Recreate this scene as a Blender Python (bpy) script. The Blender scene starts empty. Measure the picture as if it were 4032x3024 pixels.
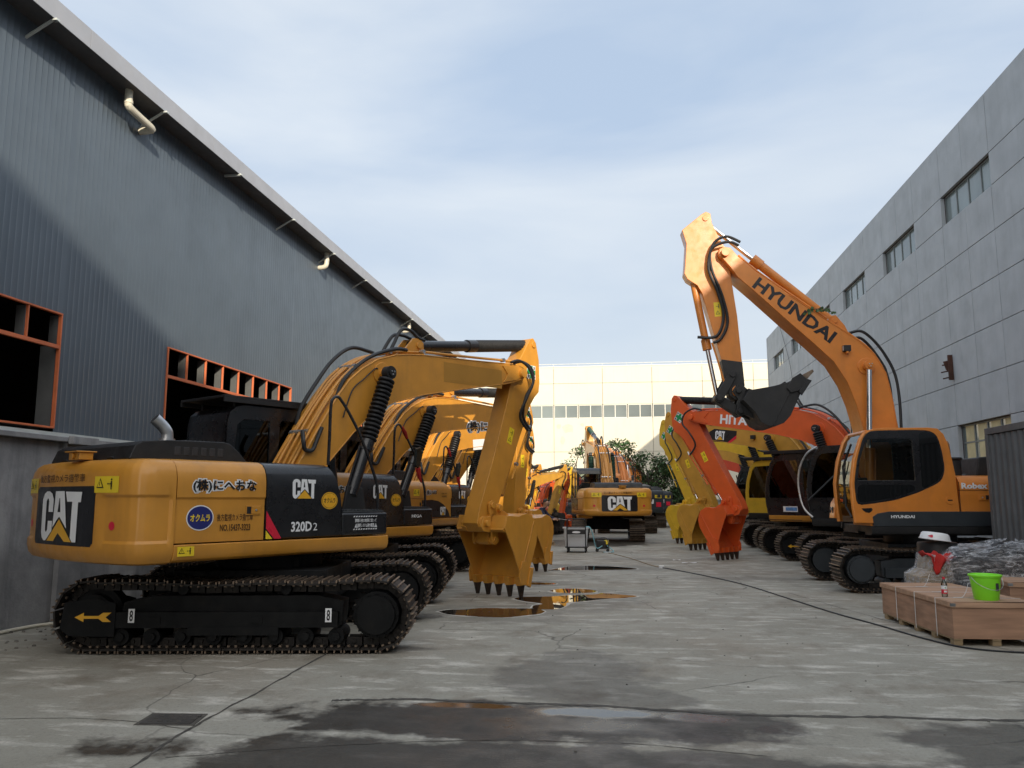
import bpy, bmesh, math, random
from mathutils import Vector, Matrix
R = math.radians
random.seed(7)
SC = bpy.context.scene
COL = SC.collection

# ---------------------------------------------------------------- camera, sky, sun, exposure
cam_d = bpy.data.cameras.new("camera"); cam = bpy.data.objects.new("camera", cam_d); COL.objects.link(cam)
cam.location = (0, 0, 1.7); cam.rotation_euler = (R(90 + 7.973), 0, R(7.793))
cam_d.sensor_width = 36; cam_d.lens = 28.75; cam_d.clip_end = 2000; cam_d.clip_start = .05
SC.camera = cam
SUN = Vector((1, -2.16, .82)).normalized()          # direction towards the sun
SUN_EL = math.asin(SUN.z); SUN_ROT = math.atan2(SUN.x, SUN.y)
w = bpy.data.worlds.new("World"); SC.world = w; w.use_nodes = True
nt = w.node_tree; N = nt.nodes; L = nt.links
bg = N["Background"]
sky = N.new("ShaderNodeTexSky"); sky.sky_type = 'NISHITA'; sky.sun_disc = False
sky.sun_elevation = SUN_EL; sky.sun_rotation = SUN_ROT; sky.air_density = 1.0; sky.dust_density = 1.6; sky.ozone_density = 1.5
tc = N.new("ShaderNodeTexCoord")
mp = N.new("ShaderNodeMapping"); mp.inputs['Scale'].default_value = (1.1, 1.6, 4.2); mp.inputs['Rotation'].default_value = (0, R(-12), R(20))
L.new(tc.outputs['Generated'], mp.inputs['Vector'])
ns = N.new("ShaderNodeTexNoise"); ns.inputs['Scale'].default_value = 1.7; ns.inputs['Detail'].default_value = 7; ns.inputs['Roughness'].default_value = .5; ns.inputs['Distortion'].default_value = .35
L.new(mp.outputs['Vector'], ns.inputs['Vector'])
cr = N.new("ShaderNodeMapRange"); cr.inputs['From Min'].default_value = .34; cr.inputs['From Max'].default_value = .72
cr.inputs['To Min'].default_value = 0; cr.inputs['To Max'].default_value = 1
L.new(ns.outputs['Fac'], cr.inputs['Value'])
mixc = N.new("ShaderNodeMix"); mixc.data_type = 'RGBA'
L.new(sky.outputs['Color'], mixc.inputs['A'])
cl = N.new("ShaderNodeMix"); cl.data_type = 'RGBA'; L.new(cr.outputs['Result'], cl.inputs['Factor'])   # thin high cloud, in the sky texture's own physical units
cl.inputs['A'].default_value = (4.25, 5.25, 6.7, 1); cl.inputs['B'].default_value = (6.6, 7.15, 7.75, 1); sp = N.new("ShaderNodeSeparateXYZ"); L.new(tc.outputs['Generated'], sp.inputs['Vector'])
hz = N.new("ShaderNodeMapRange"); hz.inputs['From Min'].default_value = .03; hz.inputs['From Max'].default_value = .42; hz.inputs['To Min'].default_value = .85; hz.inputs['To Max'].default_value = 0; L.new(sp.outputs['Z'], hz.inputs['Value'])
hm = N.new("ShaderNodeMix"); hm.data_type = 'RGBA'; L.new(hz.outputs['Result'], hm.inputs['Factor']); L.new(cl.outputs['Result'], hm.inputs['A']); hm.inputs['B'].default_value = (6.3, 6.65, 6.9, 1)   # paler, greyer towards the horizon
L.new(hm.outputs['Result'], mixc.inputs['B'])
mixc.inputs['Factor'].default_value = .85
vm = N.new("ShaderNodeVectorMath"); vm.operation = 'DOT_PRODUCT'; L.new(tc.outputs['Generated'], vm.inputs[0]); vm.inputs[1].default_value = tuple(SUN)
gl = N.new("ShaderNodeMapRange"); gl.inputs['From Min'].default_value = .15; gl.inputs['From Max'].default_value = 1.0; gl.interpolation_type = 'SMOOTHSTEP'; L.new(vm.outputs['Value'], gl.inputs['Value'])
ga = N.new("ShaderNodeMix"); ga.data_type = 'RGBA'; ga.blend_type = 'ADD'; L.new(gl.outputs['Result'], ga.inputs['Factor']); L.new(mixc.outputs['Result'], ga.inputs['A']); ga.inputs['B'].default_value = (8.5, 7.5, 6.2, 1)   # bright haze on the sun's side of the sky
L.new(ga.outputs['Result'], bg.inputs['Color']); bg.inputs['Strength'].default_value = .1
sd = bpy.data.lights.new("sun", 'SUN'); sd.energy = 3.9; sd.angle = R(.6); sd.color = (1, .88, .70)
so = bpy.data.objects.new("sun", sd); COL.objects.link(so); so.location = (20, -40, 30)
so.rotation_euler = SUN.to_track_quat('Z', 'Y').to_euler()
SC.view_settings.view_transform = 'Standard'; SC.view_settings.look = 'None'; SC.view_settings.exposure = .36; SC.view_settings.gamma = 1
SC.render.engine = 'CYCLES'; SC.cycles.max_bounces = 8; SC.cycles.transparent_max_bounces = 12
SC.cycles.caustics_reflective = False; SC.cycles.caustics_refractive = False; SC.cycles.use_denoising = True

# ---------------------------------------------------------------- materials
def newmat(name):
    m = bpy.data.materials.new(name); m.use_nodes = True
    return m, m.node_tree.nodes, m.node_tree.links, m.node_tree.nodes['Principled BSDF']
def c4(c): return (c[0], c[1], c[2], 1)
def mat(name, col, rough=.5, metal=0, spec=.5, var=.12, vscale=3., bump=0, bscale=60., coat=0, dirt=0, dcol=(.06, .05, .04), dscale=2.5, stretch=(1, 1, 1), rvar=.1, drips=0, dmin=.52):
    """plain surface with mottled colour, patchy dirt, uneven gloss and a fine bump"""
    m, n, l, b = newmat(name)
    t = n.new('ShaderNodeTexCoord'); mpn = n.new('ShaderNodeMapping'); mpn.inputs['Scale'].default_value = stretch
    l.new(t.outputs['Object'], mpn.inputs['Vector']); vec = mpn.outputs['Vector']
    a = n.new('ShaderNodeTexNoise'); a.inputs['Scale'].default_value = vscale; a.inputs['Detail'].default_value = 6; l.new(vec, a.inputs['Vector'])
    mr = n.new('ShaderNodeMapRange'); mr.inputs['From Min'].default_value = .3; mr.inputs['From Max'].default_value = .7
    mr.inputs['To Min'].default_value = 1 - var; mr.inputs['To Max'].default_value = 1 + var; l.new(a.outputs['Fac'], mr.inputs['Value'])
    mx = n.new('ShaderNodeMix'); mx.data_type = 'RGBA'; mx.blend_type = 'MULTIPLY'; mx.inputs['Factor'].default_value = 1
    mx.inputs['A'].default_value = c4(col); l.new(mr.outputs['Result'], mx.inputs['B']); out = mx.outputs['Result']
    if dirt > 0:
        d = n.new('ShaderNodeTexNoise'); d.inputs['Scale'].default_value = dscale; d.inputs['Detail'].default_value = 9; d.inputs['Roughness'].default_value = .65; l.new(vec, d.inputs['Vector'])
        dr = n.new('ShaderNodeMapRange'); dr.inputs['From Min'].default_value = dmin; dr.inputs['From Max'].default_value = .8; dr.inputs['To Max'].default_value = dirt; l.new(d.outputs['Fac'], dr.inputs['Value'])
        m2 = n.new('ShaderNodeMix'); m2.data_type = 'RGBA'; l.new(dr.outputs['Result'], m2.inputs['Factor']); l.new(out, m2.inputs['A']); m2.inputs['B'].default_value = c4(dcol); out = m2.outputs['Result']
    if drips > 0:
        mp2 = n.new('ShaderNodeMapping'); mp2.inputs['Scale'].default_value = (3, 3, .25); l.new(t.outputs['Object'], mp2.inputs['Vector'])
        d = n.new('ShaderNodeTexNoise'); d.inputs['Scale'].default_value = 1.6; d.inputs['Detail'].default_value = 8; d.inputs['Roughness'].default_value = .6; l.new(mp2.outputs['Vector'], d.inputs['Vector'])
        dr = n.new('ShaderNodeMapRange'); dr.inputs['From Min'].default_value = .5; dr.inputs['From Max'].default_value = .75; dr.inputs['To Max'].default_value = drips; l.new(d.outputs['Fac'], dr.inputs['Value'])
        m2 = n.new('ShaderNodeMix'); m2.data_type = 'RGBA'; l.new(dr.outputs['Result'], m2.inputs['Factor']); l.new(out, m2.inputs['A']); m2.inputs['B'].default_value = c4(dcol); out = m2.outputs['Result']
    l.new(out, b.inputs['Base Color'])
    rr = n.new('ShaderNodeMapRange'); rr.inputs['From Min'].default_value = .3; rr.inputs['From Max'].default_value = .7
    rr.inputs['To Min'].default_value = max(.02, rough - rvar); rr.inputs['To Max'].default_value = min(1, rough + rvar)
    a2 = n.new('ShaderNodeTexNoise'); a2.inputs['Scale'].default_value = vscale * 2.3; a2.inputs['Detail'].default_value = 5; l.new(vec, a2.inputs['Vector'])
    l.new(a2.outputs['Fac'], rr.inputs['Value']); l.new(rr.outputs['Result'], b.inputs['Roughness'])
    b.inputs['Metallic'].default_value = metal; b.inputs['Specular IOR Level'].default_value = spec
    if coat: b.inputs['Coat Weight'].default_value = coat; b.inputs['Coat Roughness'].default_value = .12
    if bump:
        bn = n.new('ShaderNodeTexNoise'); bn.inputs['Scale'].default_value = bscale; bn.inputs['Detail'].default_value = 4; l.new(vec, bn.inputs['Vector'])
        bp = n.new('ShaderNodeBump'); bp.inputs['Strength'].default_value = bump; bp.inputs['Distance'].default_value = .02
        l.new(bn.outputs['Fac'], bp.inputs['Height']); l.new(bp.outputs['Normal'], b.inputs['Normal'])
    return m
def glass(name, tint=(.55, .62, .6), dark=.5):
    m, n, l, b = newmat(name)
    n.remove(b); o = n['Material Output']
    tr = n.new('ShaderNodeBsdfTransparent'); tr.inputs['Color'].default_value = (tint[0] * dark, tint[1] * dark, tint[2] * dark, 1)
    gl = n.new('ShaderNodeBsdfGlossy'); gl.inputs['Roughness'].default_value = .02; gl.inputs['Color'].default_value = (.9, .95, .95, 1)
    fr = n.new('ShaderNodeFresnel'); fr.inputs['IOR'].default_value = 1.5
    ms = n.new('ShaderNodeMixShader'); l.new(fr.outputs['Fac'], ms.inputs['Fac']); l.new(tr.outputs['BSDF'], ms.inputs[1]); l.new(gl.outputs['BSDF'], ms.inputs[2])
    l.new(ms.outputs['Shader'], o.inputs['Surface'])
    return m
M = {}
def P(k, *a, **kw): M[k] = mat(k, *a, **kw)
P('cat_yellow', (.60, .27, .035), .40, coat=.3, var=.08, dirt=.3, dcol=(.25, .13, .04), drips=.22, bump=.03, bscale=120)
P('ochre', (.55, .285, .04), .45, coat=.2, var=.1, dirt=.35, dcol=(.2, .12, .04), bump=.03, bscale=120)
P('lemon', (.70, .44, .03), .45, coat=.2, var=.1, dirt=.3, dcol=(.25, .15, .04), bump=.03, bscale=120)
P('hy_orange', (.70, .235, .035), .38, coat=.3, var=.08, dirt=.28, dcol=(.3, .12, .05), drips=.22, bump=.03, bscale=120)
P('hit_orange', (.70, .11, .02), .42, coat=.25, var=.08, dirt=.25, dcol=(.3, .07, .03), bump=.03, bscale=120)
P('red', (.5, .05, .015), .45, coat=.2, var=.1, dirt=.3)
P('black_paint', (.012, .012, .014), .3, coat=.3, var=.2, dirt=.35, dcol=(.05, .048, .045), bump=.02, bscale=120)
P('black_matt', (.014, .014, .015), .55, var=.25, dirt=.4, dcol=(.05, .045, .04), bump=.06, bscale=70)
P('charcoal', (.028, .034, .040), .5, var=.2, dirt=.4, dcol=(.06, .055, .05), bump=.03)
P('dark_grey', (.05, .055, .06), .45, var=.15, dirt=.3, coat=.1)
P('under_black', (.006, .0065, .007), .65, spec=.2, var=.3, dirt=.4, dcol=(.03, .025, .02), dscale=4, bump=.08, bscale=40)
P('track_steel', (.016, .013, .011), .6, metal=.25, var=.35, dirt=.8, dcol=(.05, .035, .024), dscale=6, vscale=8, bump=.1, bscale=50)
P('worn_steel', (.20, .15, .11), .45, metal=.55, var=.4, dirt=.7, dcol=(.08, .045, .028), dscale=9, vscale=10)
P('rubber', (.012, .012, .013), .5, var=.2, bump=.05)
P('hose', (.014, .015, .017), .42, var=.2)
P('chrome', (.75, .76, .78), .16, metal=1, var=.05)
P('silver', (.6, .6, .6), .35, metal=.9, var=.15)
P('tooth_rust', (.045, .03, .022), .55, metal=.4, var=.4, dirt=.8, dcol=(.12, .05, .03), dscale=8, vscale=12)
P('bucket_dirty', (.04, .034, .03), .7, var=.3, dirt=.7, dcol=(.1, .07, .05))
P('white_decal', (.82, .83, .84), .4, var=.03)
P('black_decal', (.012, .012, .015), .35, var=.05)
P('navy', (.02, .025, .16), .35, var=.05)
P('brown_ink', (.10, .045, .012), .45, var=.05)
P('decal_yellow', (.85, .62, .03), .35, var=.05)
P('cat_tri', (.80, .42, .03), .35, var=.04)
P('decal_red', (.65, .02, .05), .35, var=.05)
P('green', (.01, .25, .08), .4, var=.05)
P('green_boot', (.02, .07, .05), .5, var=.2)
P('red_cloth', (.5, .025, .02), .85, var=.2, bump=.2)
P('gloss_black', (.008, .009, .01), .06, var=.1, rvar=.03)
P('seat', (.03, .03, .033), .7, var=.2)
P('lamp_glass', (.35, .36, .36), .1, var=.1)
P('mirror', (.06, .065, .06), .12, metal=.5)
P('faded_patch', (.42, .205, .03), .5, var=.06)
P('blue_decal', (.12, .3, .62), .4, var=.25, vscale=20)
M['glass'] = glass('glass', (.62, .68, .64), .92)
M['dark_glass'] = glass('dark_glass', (.35, .38, .37), .22)

# ---------------------------------------------------------------- mesh building
class MB:
    def __init__(s): s.v = []; s.f = []; s.mi = []
    def add(s, vs, fs, m=0):
        o = len(s.v); s.v += [tuple(v) for v in vs]
        for f in fs: s.f.append(tuple(i + o for i in f)); s.mi.append(m)
    def box(s, x0, x1, y0, y1, z0, z1, m=0):
        s.add([(x, y, z) for z in (z0, z1) for y in (y0, y1) for x in (x0, x1)],
              [(0, 2, 3, 1), (4, 5, 7, 6), (0, 1, 5, 4), (2, 6, 7, 3), (0, 4, 6, 2), (1, 3, 7, 5)], m)
    def ext(s, pts, vec, m=0):
        n = len(pts); vec = Vector(vec); a = [Vector(p) for p in pts]
        s.add(a + [p + vec for p in a], [tuple(range(n))[::-1], tuple(range(n, 2 * n))] + [(i, (i + 1) % n, n + (i + 1) % n, n + i) for i in range(n)], m)
    def prism(s, poly, y0, y1, m=0): s.ext([(x, y0, z) for x, z in poly], (0, y1 - y0, 0), m)
    def prismz(s, poly, z0, z1, m=0): s.ext([(x, y, z0) for x, y in poly], (0, 0, z1 - z0), m)
    def prismx(s, poly, x0, x1, m=0): s.ext([(x0, y, z) for y, z in poly], (x1 - x0, 0, 0), m)
    def quad(s, a, b, c, d, m=0): s.add([a, b, c, d], [(0, 1, 2, 3)], m)
    def tube(s, path, r, n=8, m=0, cap=True):
        p = [Vector(q) for q in path]; k = len(p); rr = r if isinstance(r, (list, tuple)) else [r] * k
        t = [(p[min(i + 1, k - 1)] - p[max(i - 1, 0)]).normalized() for i in range(k)]
        u = t[0].orthogonal().normalized(); vs = []
        for i in range(k):
            u = (u - t[i] * u.dot(t[i])); u = u.normalized() if u.length > 1e-6 else t[i].orthogonal().normalized(); w_ = t[i].cross(u)
            for j in range(n):
                a = 2 * math.pi * j / n; vs.append(p[i] + (u * math.cos(a) + w_ * math.sin(a)) * rr[i])
        fs = [(i * n + j, i * n + (j + 1) % n, (i + 1) * n + (j + 1) % n, (i + 1) * n + j) for i in range(k - 1) for j in range(n)]
        if cap: fs += [tuple(range(n))[::-1], tuple(range((k - 1) * n, k * n))]
        s.add(vs, fs, m)
    def cyl(s, a, b, r, r2=None, n=18, m=0): s.tube([a, b], [r, r if r2 is None else r2], n, m)
    def curve(s, pts, r, n=8, m=0, sub=6): s.tube(smooth(pts, sub), r, n, m)
    def grid(s, rows, m=0, closed=False):
        k = len(rows[0]); vs = [q for row in rows for q in row]; fs = []
        for i in range(len(rows) - 1):
            for j in range(k if closed else k - 1):
                fs.append((i * k + j, i * k + (j + 1) % k, (i + 1) * k + (j + 1) % k, (i + 1) * k + j))
        s.add(vs, fs, m)
    def lathe(s, prof, c=(0, 0, 0), n=24, m=0):
        rows = [[(c[0] + r * math.cos(2 * math.pi * j / n), c[1] + r * math.sin(2 * math.pi * j / n), c[2] + z) for j in range(n)] for r, z in prof]
        s.grid(rows, m, True)
    def poly(s, pts2, place, m=0): s.add([place(u, v) for u, v in pts2], [tuple(range(len(pts2)))], m)
    def text(s, t, place, u0, u1, v0, v1, m=0, off=0.0, res=2):
        vs, fs, bb = TXT(t, off, res); sx = (u1 - u0) / (bb[1] - bb[0]); sy = (v1 - v0) / (bb[3] - bb[2])
        s.add([place(u0 + (x - bb[0]) * sx, v0 + (y - bb[2]) * sy) for x, y in vs], fs, m)
    def build(s, name, mats, parent=None, bevel=0, seg=2, smooth_a=32, loc=None, rot=None):
        me = bpy.data.meshes.new(name); me.from_pydata(s.v, [], s.f)
        ml = mats if isinstance(mats, (list, tuple)) else [mats]
        for q in ml: me.materials.append(M[q] if isinstance(q, str) else q)
        me.polygons.foreach_set('material_index', s.mi)
        bm = bmesh.new(); bm.from_mesh(me); bmesh.ops.recalc_face_normals(bm, faces=bm.faces); bm.to_mesh(me); bm.free()
        if smooth_a:
            me.polygons.foreach_set('use_smooth', [True] * len(me.polygons)); me.set_sharp_from_angle(angle=R(smooth_a))
        o = bpy.data.objects.new(name, me); COL.objects.link(o)
        if parent is not None: o.parent = parent
        if loc: o.location = loc
        if rot: o.rotation_euler = rot
        if bevel:
            b = o.modifiers.new('edge', 'BEVEL'); b.width = bevel; b.segments = seg; b.limit_method = 'ANGLE'; b.angle_limit = R(38); b.harden_normals = True
        return o
def smooth(pts, sub=6):
    p = [Vector(q) for q in pts]; out = []
    for i in range(len(p) - 1):
        a, b, c, d = p[max(i - 1, 0)], p[i], p[i + 1], p[min(i + 2, len(p) - 1)]
        for k in range(sub):
            t = k / sub; out.append(.5 * ((2 * b) + (c - a) * t + (2 * a - 5 * b + 4 * c - d) * t * t + (3 * b - a - 3 * c + d) * t ** 3))
    return out + [p[-1]]
_tx = {}
def TXT(t, off=0.0, res=2):
    k = (t, off, res)
    if k in _tx: return _tx[k]
    c = bpy.data.curves.new('txt', 'FONT'); c.body = t; c.offset = off; c.resolution_u = res
    o = bpy.data.objects.new('txt', c); COL.objects.link(o)
    me = bpy.data.meshes.new_from_object(o.evaluated_get(bpy.context.evaluated_depsgraph_get()))
    vs = [(v.co.x, v.co.y) for v in me.vertices]; fs = [tuple(q.vertices) for q in me.polygons]
    bb = (min(v[0] for v in vs), max(v[0] for v in vs), min(v[1] for v in vs), max(v[1] for v in vs))
    bpy.data.objects.remove(o); bpy.data.curves.remove(c); bpy.data.meshes.remove(me)
    _tx[k] = (vs, fs, bb); return _tx[k]
NIHE, OKU, REAR = '(株)にへおな', 'オクムラ', '後方監視カメラ搭載車'
for a in [(NIHE, .035), (NIHE, .14), (OKU, .03), (REAR, .012), ('NO.15437-3323', .03), ('320D', .035), ('320D', .03), ('2', 0.0), ('REGA', .02), ('禁関係者の制限に従って', .012), ('警報システム動作範囲', .012),
          ('HYUNDAI', .055), ('HYUNDAI', .035), ('HITACHI', .035), ('Robex', .04), ('立入禁止クレーン作業危険', .01), ('安', .02), ('全', .02), ('第', .02), ('一', .02), ('8', .02), ('傷害要注意', .02), ('範囲内立入禁止', .02), ('!', .05)]: TXT(*a)

def tag(o, label=None, cat=None, group=None, kind=None):
    if label: o['label'] = label
    if cat: o['category'] = cat
    if group: o['group'] = group
    if kind: o['kind'] = kind
    return o
def empty(name, loc, rz=0):
    o = bpy.data.objects.new(name, None); COL.objects.link(o); o.location = loc; o.rotation_euler = (0, 0, rz); o.empty_display_size = .3
    return o
# ---------------------------------------------------------------- the yard: ground, puddles
def ground_material():
    m, n, l, b = newmat('concrete_ground')
    t = n.new('ShaderNodeTexCoord')
    def noise(sc, det=6, rough=.55, st=(1, 1, 1), dist=0):
        mp_ = n.new('ShaderNodeMapping'); mp_.inputs['Scale'].default_value = st; l.new(t.outputs['Object'], mp_.inputs['Vector'])
        q = n.new('ShaderNodeTexNoise'); q.inputs['Scale'].default_value = sc; q.inputs['Detail'].default_value = det; q.inputs['Roughness'].default_value = rough; q.inputs['Distortion'].default_value = dist
        l.new(mp_.outputs['Vector'], q.inputs['Vector']); return q.outputs['Fac']
    def rng(v, a, b_, c, d):
        q = n.new('ShaderNodeMapRange'); q.inputs['From Min'].default_value = a; q.inputs['From Max'].default_value = b_; q.inputs['To Min'].default_value = c; q.inputs['To Max'].default_value = d; l.new(v, q.inputs['Value']); return q.outputs['Result']
    def mixc(f, a, b_):
        q = n.new('ShaderNodeMix'); q.data_type = 'RGBA'; l.new(f, q.inputs['Factor'])
        for k, v in (('A', a), ('B', b_)):
            if isinstance(v, tuple): q.inputs[k].default_value = v
            else: l.new(v, q.inputs[k])
        return q.outputs['Result']
    def math_(op, a, b_=None):
        q = n.new('ShaderNodeMath'); q.operation = op
        for i, v in enumerate((a, b_)):
            if v is None: continue
            if isinstance(v, (int, float)): q.inputs[i].default_value = v
            else: l.new(v, q.inputs[i])
        return q.outputs['Value']
    base = mixc(rng(noise(.55, 8, .6), .35, .65, 0, 1), (.285, .268, .22, 1), (.39, .375, .32, 1))
    base = mixc(rng(noise(.28, 7, .6), .46, .62, 0, .55), base, (.25, .205, .15, 1))
    base = mixc(rng(noise(2.2, 9, .7, (.6, 1.6, 1)), .52, .66, 0, .9), base, (.62, .59, .52, 1))       # pale scuffs
    base = mixc(rng(noise(1.3, 9, .65, (1, .7, 1)), .52, .70, 0, .8), base, (.18, .15, .11, 1))       # brown dirt
    base = mixc(rng(noise(30, 8, .75), .50, .72, 0, .55), base, (.13, .12, .105, 1))
    base = mixc(rng(noise(90, 6, .7), .56, .70, 0, .6), base, (.48, .47, .45, 1))
    vo = n.new('ShaderNodeTexVoronoi'); vo.feature = 'DISTANCE_TO_EDGE'; vo.inputs['Scale'].default_value = .42
    wv = n.new('ShaderNodeMix'); wv.data_type = 'RGBA'; wv.blend_type = 'ADD'; wv.inputs['Factor'].default_value = .22; l.new(t.outputs['Object'], wv.inputs['A'])
    wn = n.new('ShaderNodeTexNoise'); wn.inputs['Scale'].default_value = 2.2; wn.inputs['Detail'].default_value = 7; l.new(t.outputs['Object'], wn.inputs['Vector']); l.new(wn.outputs['Color'], wv.inputs['B']); l.new(wv.outputs['Result'], vo.inputs['Vector'])
    crk = math_('MULTIPLY', rng(vo.outputs['Distance'], .0015, .006, 1, 0), rng(noise(.35, 3), .47, .6, 0, .75))
    base = mixc(crk, base, (.07, .06, .05, 1))
    wob = noise(1.5, 8, .62)
    sep = n.new('ShaderNodeSeparateXYZ'); l.new(t.outputs['Object'], sep.inputs['Vector'])
    wet = None; gloss = None
    for cx, cy, rx, ry, s in WET:
        dx = math_('DIVIDE', math_('SUBTRACT', sep.outputs['X'], cx), rx); dy = math_('DIVIDE', math_('SUBTRACT', sep.outputs['Y'], cy), ry)
        d = math_('SQRT', math_('ADD', math_('MULTIPLY', dx, dx), math_('MULTIPLY', dy, dy)))
        d = math_('ADD', d, math_('MULTIPLY', math_('SUBTRACT', wob, .5), 1.9))
        v = rng(d, 1.10, .86, 0, s)
        wet = v if wet is None else math_('MAXIMUM', wet, v)
    for cx, cy, rx, ry, s in GLOSS:
        dx = math_('DIVIDE', math_('SUBTRACT', sep.outputs['X'], cx), rx); dy = math_('DIVIDE', math_('SUBTRACT', sep.outputs['Y'], cy), ry)
        d = math_('SQRT', math_('ADD', math_('MULTIPLY', dx, dx), math_('MULTIPLY', dy, dy))); d = math_('ADD', d, math_('MULTIPLY', math_('SUBTRACT', wob, .5), 1.6))
        v = rng(d, 1.1, .6, 0, s); gloss = v if gloss is None else math_('MAXIMUM', gloss, v)
    wet = math_('MAXIMUM', wet, gloss)
    dk = n.new('ShaderNodeMix'); dk.data_type = 'RGBA'; dk.blend_type = 'MULTIPLY'; l.new(wet, dk.inputs['Factor']); l.new(base, dk.inputs['A']); dk.inputs['B'].default_value = (.13, .12, .112, 1)
    l.new(dk.outputs['Result'], b.inputs['Base Color'])
    ro = n.new('ShaderNodeMix'); ro.data_type = 'FLOAT'; l.new(wet, ro.inputs['Factor']); l.new(rng(noise(5), .3, .7, .62, .85), ro.inputs['A']); l.new(rng(noise(3, 5), .35, .65, .32, .6), ro.inputs['B']); r2 = n.new('ShaderNodeMix'); r2.data_type = 'FLOAT'; l.new(gloss, r2.inputs['Factor']); l.new(ro.outputs['Result'], r2.inputs['A']); r2.inputs['B'].default_value = .09; l.new(r2.outputs['Result'], b.inputs['Roughness'])
    sm = math_('SUBTRACT', .35, math_('MULTIPLY', gloss, .33))
    bp = n.new('ShaderNodeBump'); l.new(sm, bp.inputs['Strength']); bp.inputs['Distance'].default_value = .012
    l.new(math_('ADD', noise(45, 5, .7), math_('MULTIPLY', noise(6, 6, .6), 1.5)), bp.inputs['Height']); l.new(bp.outputs['Normal'], b.inputs['Normal'])
    b.inputs['Specular IOR Level'].default_value = .4
    return m
WET = [(-.8, 6.55, 1.9, .58, 1), (.45, 6.75, .8, .32, .9), (-1.2, 5.5, 2.2, .5, .95), (.6, 5.55, 1.3, .4, .8), (-.55, 8.3, .75, 1.15, .55), (.1, 7.4, .5, .35, .5), (3.1, 6.3, 1.2, .75, .75), (4.5, 7.3, 1.2, .6, .7),
       (-1.9, 12.4, 1.3, 1.0, .3), (-.8, 14.4, 1.2, 1.3, .3), (-.7, 20.8, 1.9, 1.0, .35), (-3.1, 11.9, .5, .35, .7), (-1.2, 32.5, 2.6, 2.6, .95), (-1.6, 16.8, .7, .6, .3), (-3.2, 9.4, .9, .25, .6), (.9, 23.8, 1.6, .5, .3), (2.5, 18.5, 1.8, .35, .3)]
GLOSS = [(-.25, 6.88, .62, .17, 1), (-1.35, 6.97, .55, .10, 1), (.52, 6.85, .36, .15, .8), (-.6, 6.5, 1.2, .25, .35)]
M['ground'] = ground_material()
b = MB(); b.quad((-90, -60, 0), (90, -60, 0), (90, 200, 0), (-90, 200, 0)); tag(b.build('ground', 'ground', smooth_a=0), kind='structure')
m, n, l, bs = newmat('water'); bs.inputs['Base Color'].default_value = (.035, .03, .024, 1); bs.inputs['Roughness'].default_value = 0; bs.inputs['IOR'].default_value = 1.33
M['water'] = m
def blob(pts, jag, sub=10, seed=1):
    rnd = random.Random(seed); p = smooth(list(pts) + [pts[0]], sub)[:-1]; out = []; ph = [rnd.random() * 6 for _ in range(5)]
    n_ = len(p)
    for i, q in enumerate(p):
        t = (p[(i + 1) % n_] - p[i - 1]).normalized(); nn = Vector((t.y, -t.x, 0)); a = 2 * math.pi * i / n_
        d = sum(math.sin(a * k + ph[j]) / (k ** .7) for j, k in enumerate((3, 7, 13, 23, 37))) * jag + rnd.uniform(-.3, .3) * jag
        out.append((q.x + nn.x * d, q.y + nn.y * d))
    return out
PUD = [[(-2.84, 12.48), (-2.71, 12.72), (-2.46, 12.75), (-2.23, 12.97), (-1.83, 13.0), (-1.46, 13.01), (-1.27, 12.8), (-1.28, 12.48), (-1.49, 12.24), (-1.72, 12.01), (-2.04, 12.02), (-2.35, 12.12), (-2.64, 12.23)],
       [(-1.93, 14.21), (-1.8, 14.51), (-1.3, 14.64), (-1.04, 14.85), (-.76, 14.95), (-.53, 15.1), (-.43, 15.3), (-.07, 15.08), (.17, 14.9), (0, 14.62), (-.34, 14.43), (-.72, 14.05), (-.96, 13.81), (-.97, 13.43), (-1.04, 13.06), (-1.2, 12.95), (-1.42, 13.0), (-1.48, 13.35), (-1.37, 13.62), (-1.7, 13.92)],
       [(-1.41, 15.49), (-1.29, 15.84), (-.93, 15.96), (-.58, 15.67), (-.62, 15.32), (-.99, 15.22), (-1.27, 15.25)],
       [(-1.85, 19.87), (-1.66, 20.45), (-1.37, 21.08), (-.73, 21.29), (-.18, 21.12), (.25, 20.6), (-.22, 20.25), (-1.3, 20.0)], [(-1.99, 17.04), (-1.41, 16.85), (-1.55, 16.6), (-1.9, 16.59)]]
P('silt', (.52, .49, .43), .85, var=.25, vscale=7, bump=.2)
def grow(pts, d, rnd):
    n_ = len(pts); out = []
    for i in range(n_):
        t = Vector((pts[(i + 1) % n_][0] - pts[i - 1][0], pts[(i + 1) % n_][1] - pts[i - 1][1])).normalized(); k = d * rnd.uniform(.2, 1.5); out.append((pts[i][0] - t.y * k, pts[i][1] + t.x * k))
    return out
for i, pts in enumerate(PUD):
    rnd = random.Random(i + 40); ar = sum(pts[k][0] * pts[(k + 1) % len(pts)][1] - pts[(k + 1) % len(pts)][0] * pts[k][1] for k in range(len(pts)))
    b = MB(); q = blob([(x, y, 0) for x, y in pts], .018, 8, i + 3); b.add([(x, y, .005) for x, y in q], [tuple(range(len(q)))]); tag(b.build('puddle', 'water', smooth_a=0), kind='structure')
    b = MB(); q = blob([(x, y, 0) for x, y in grow(pts, .055 * (1 if ar < 0 else -1), rnd)], .02, 8, i + 13); b.add([(x, y, .002) for x, y in q], [tuple(range(len(q)))]); tag(b.build('ground_silt', 'silt', smooth_a=0), kind='structure')
P('joint_dark', (.075, .068, .058), .8, var=.3, vscale=9, bump=.3)
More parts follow.
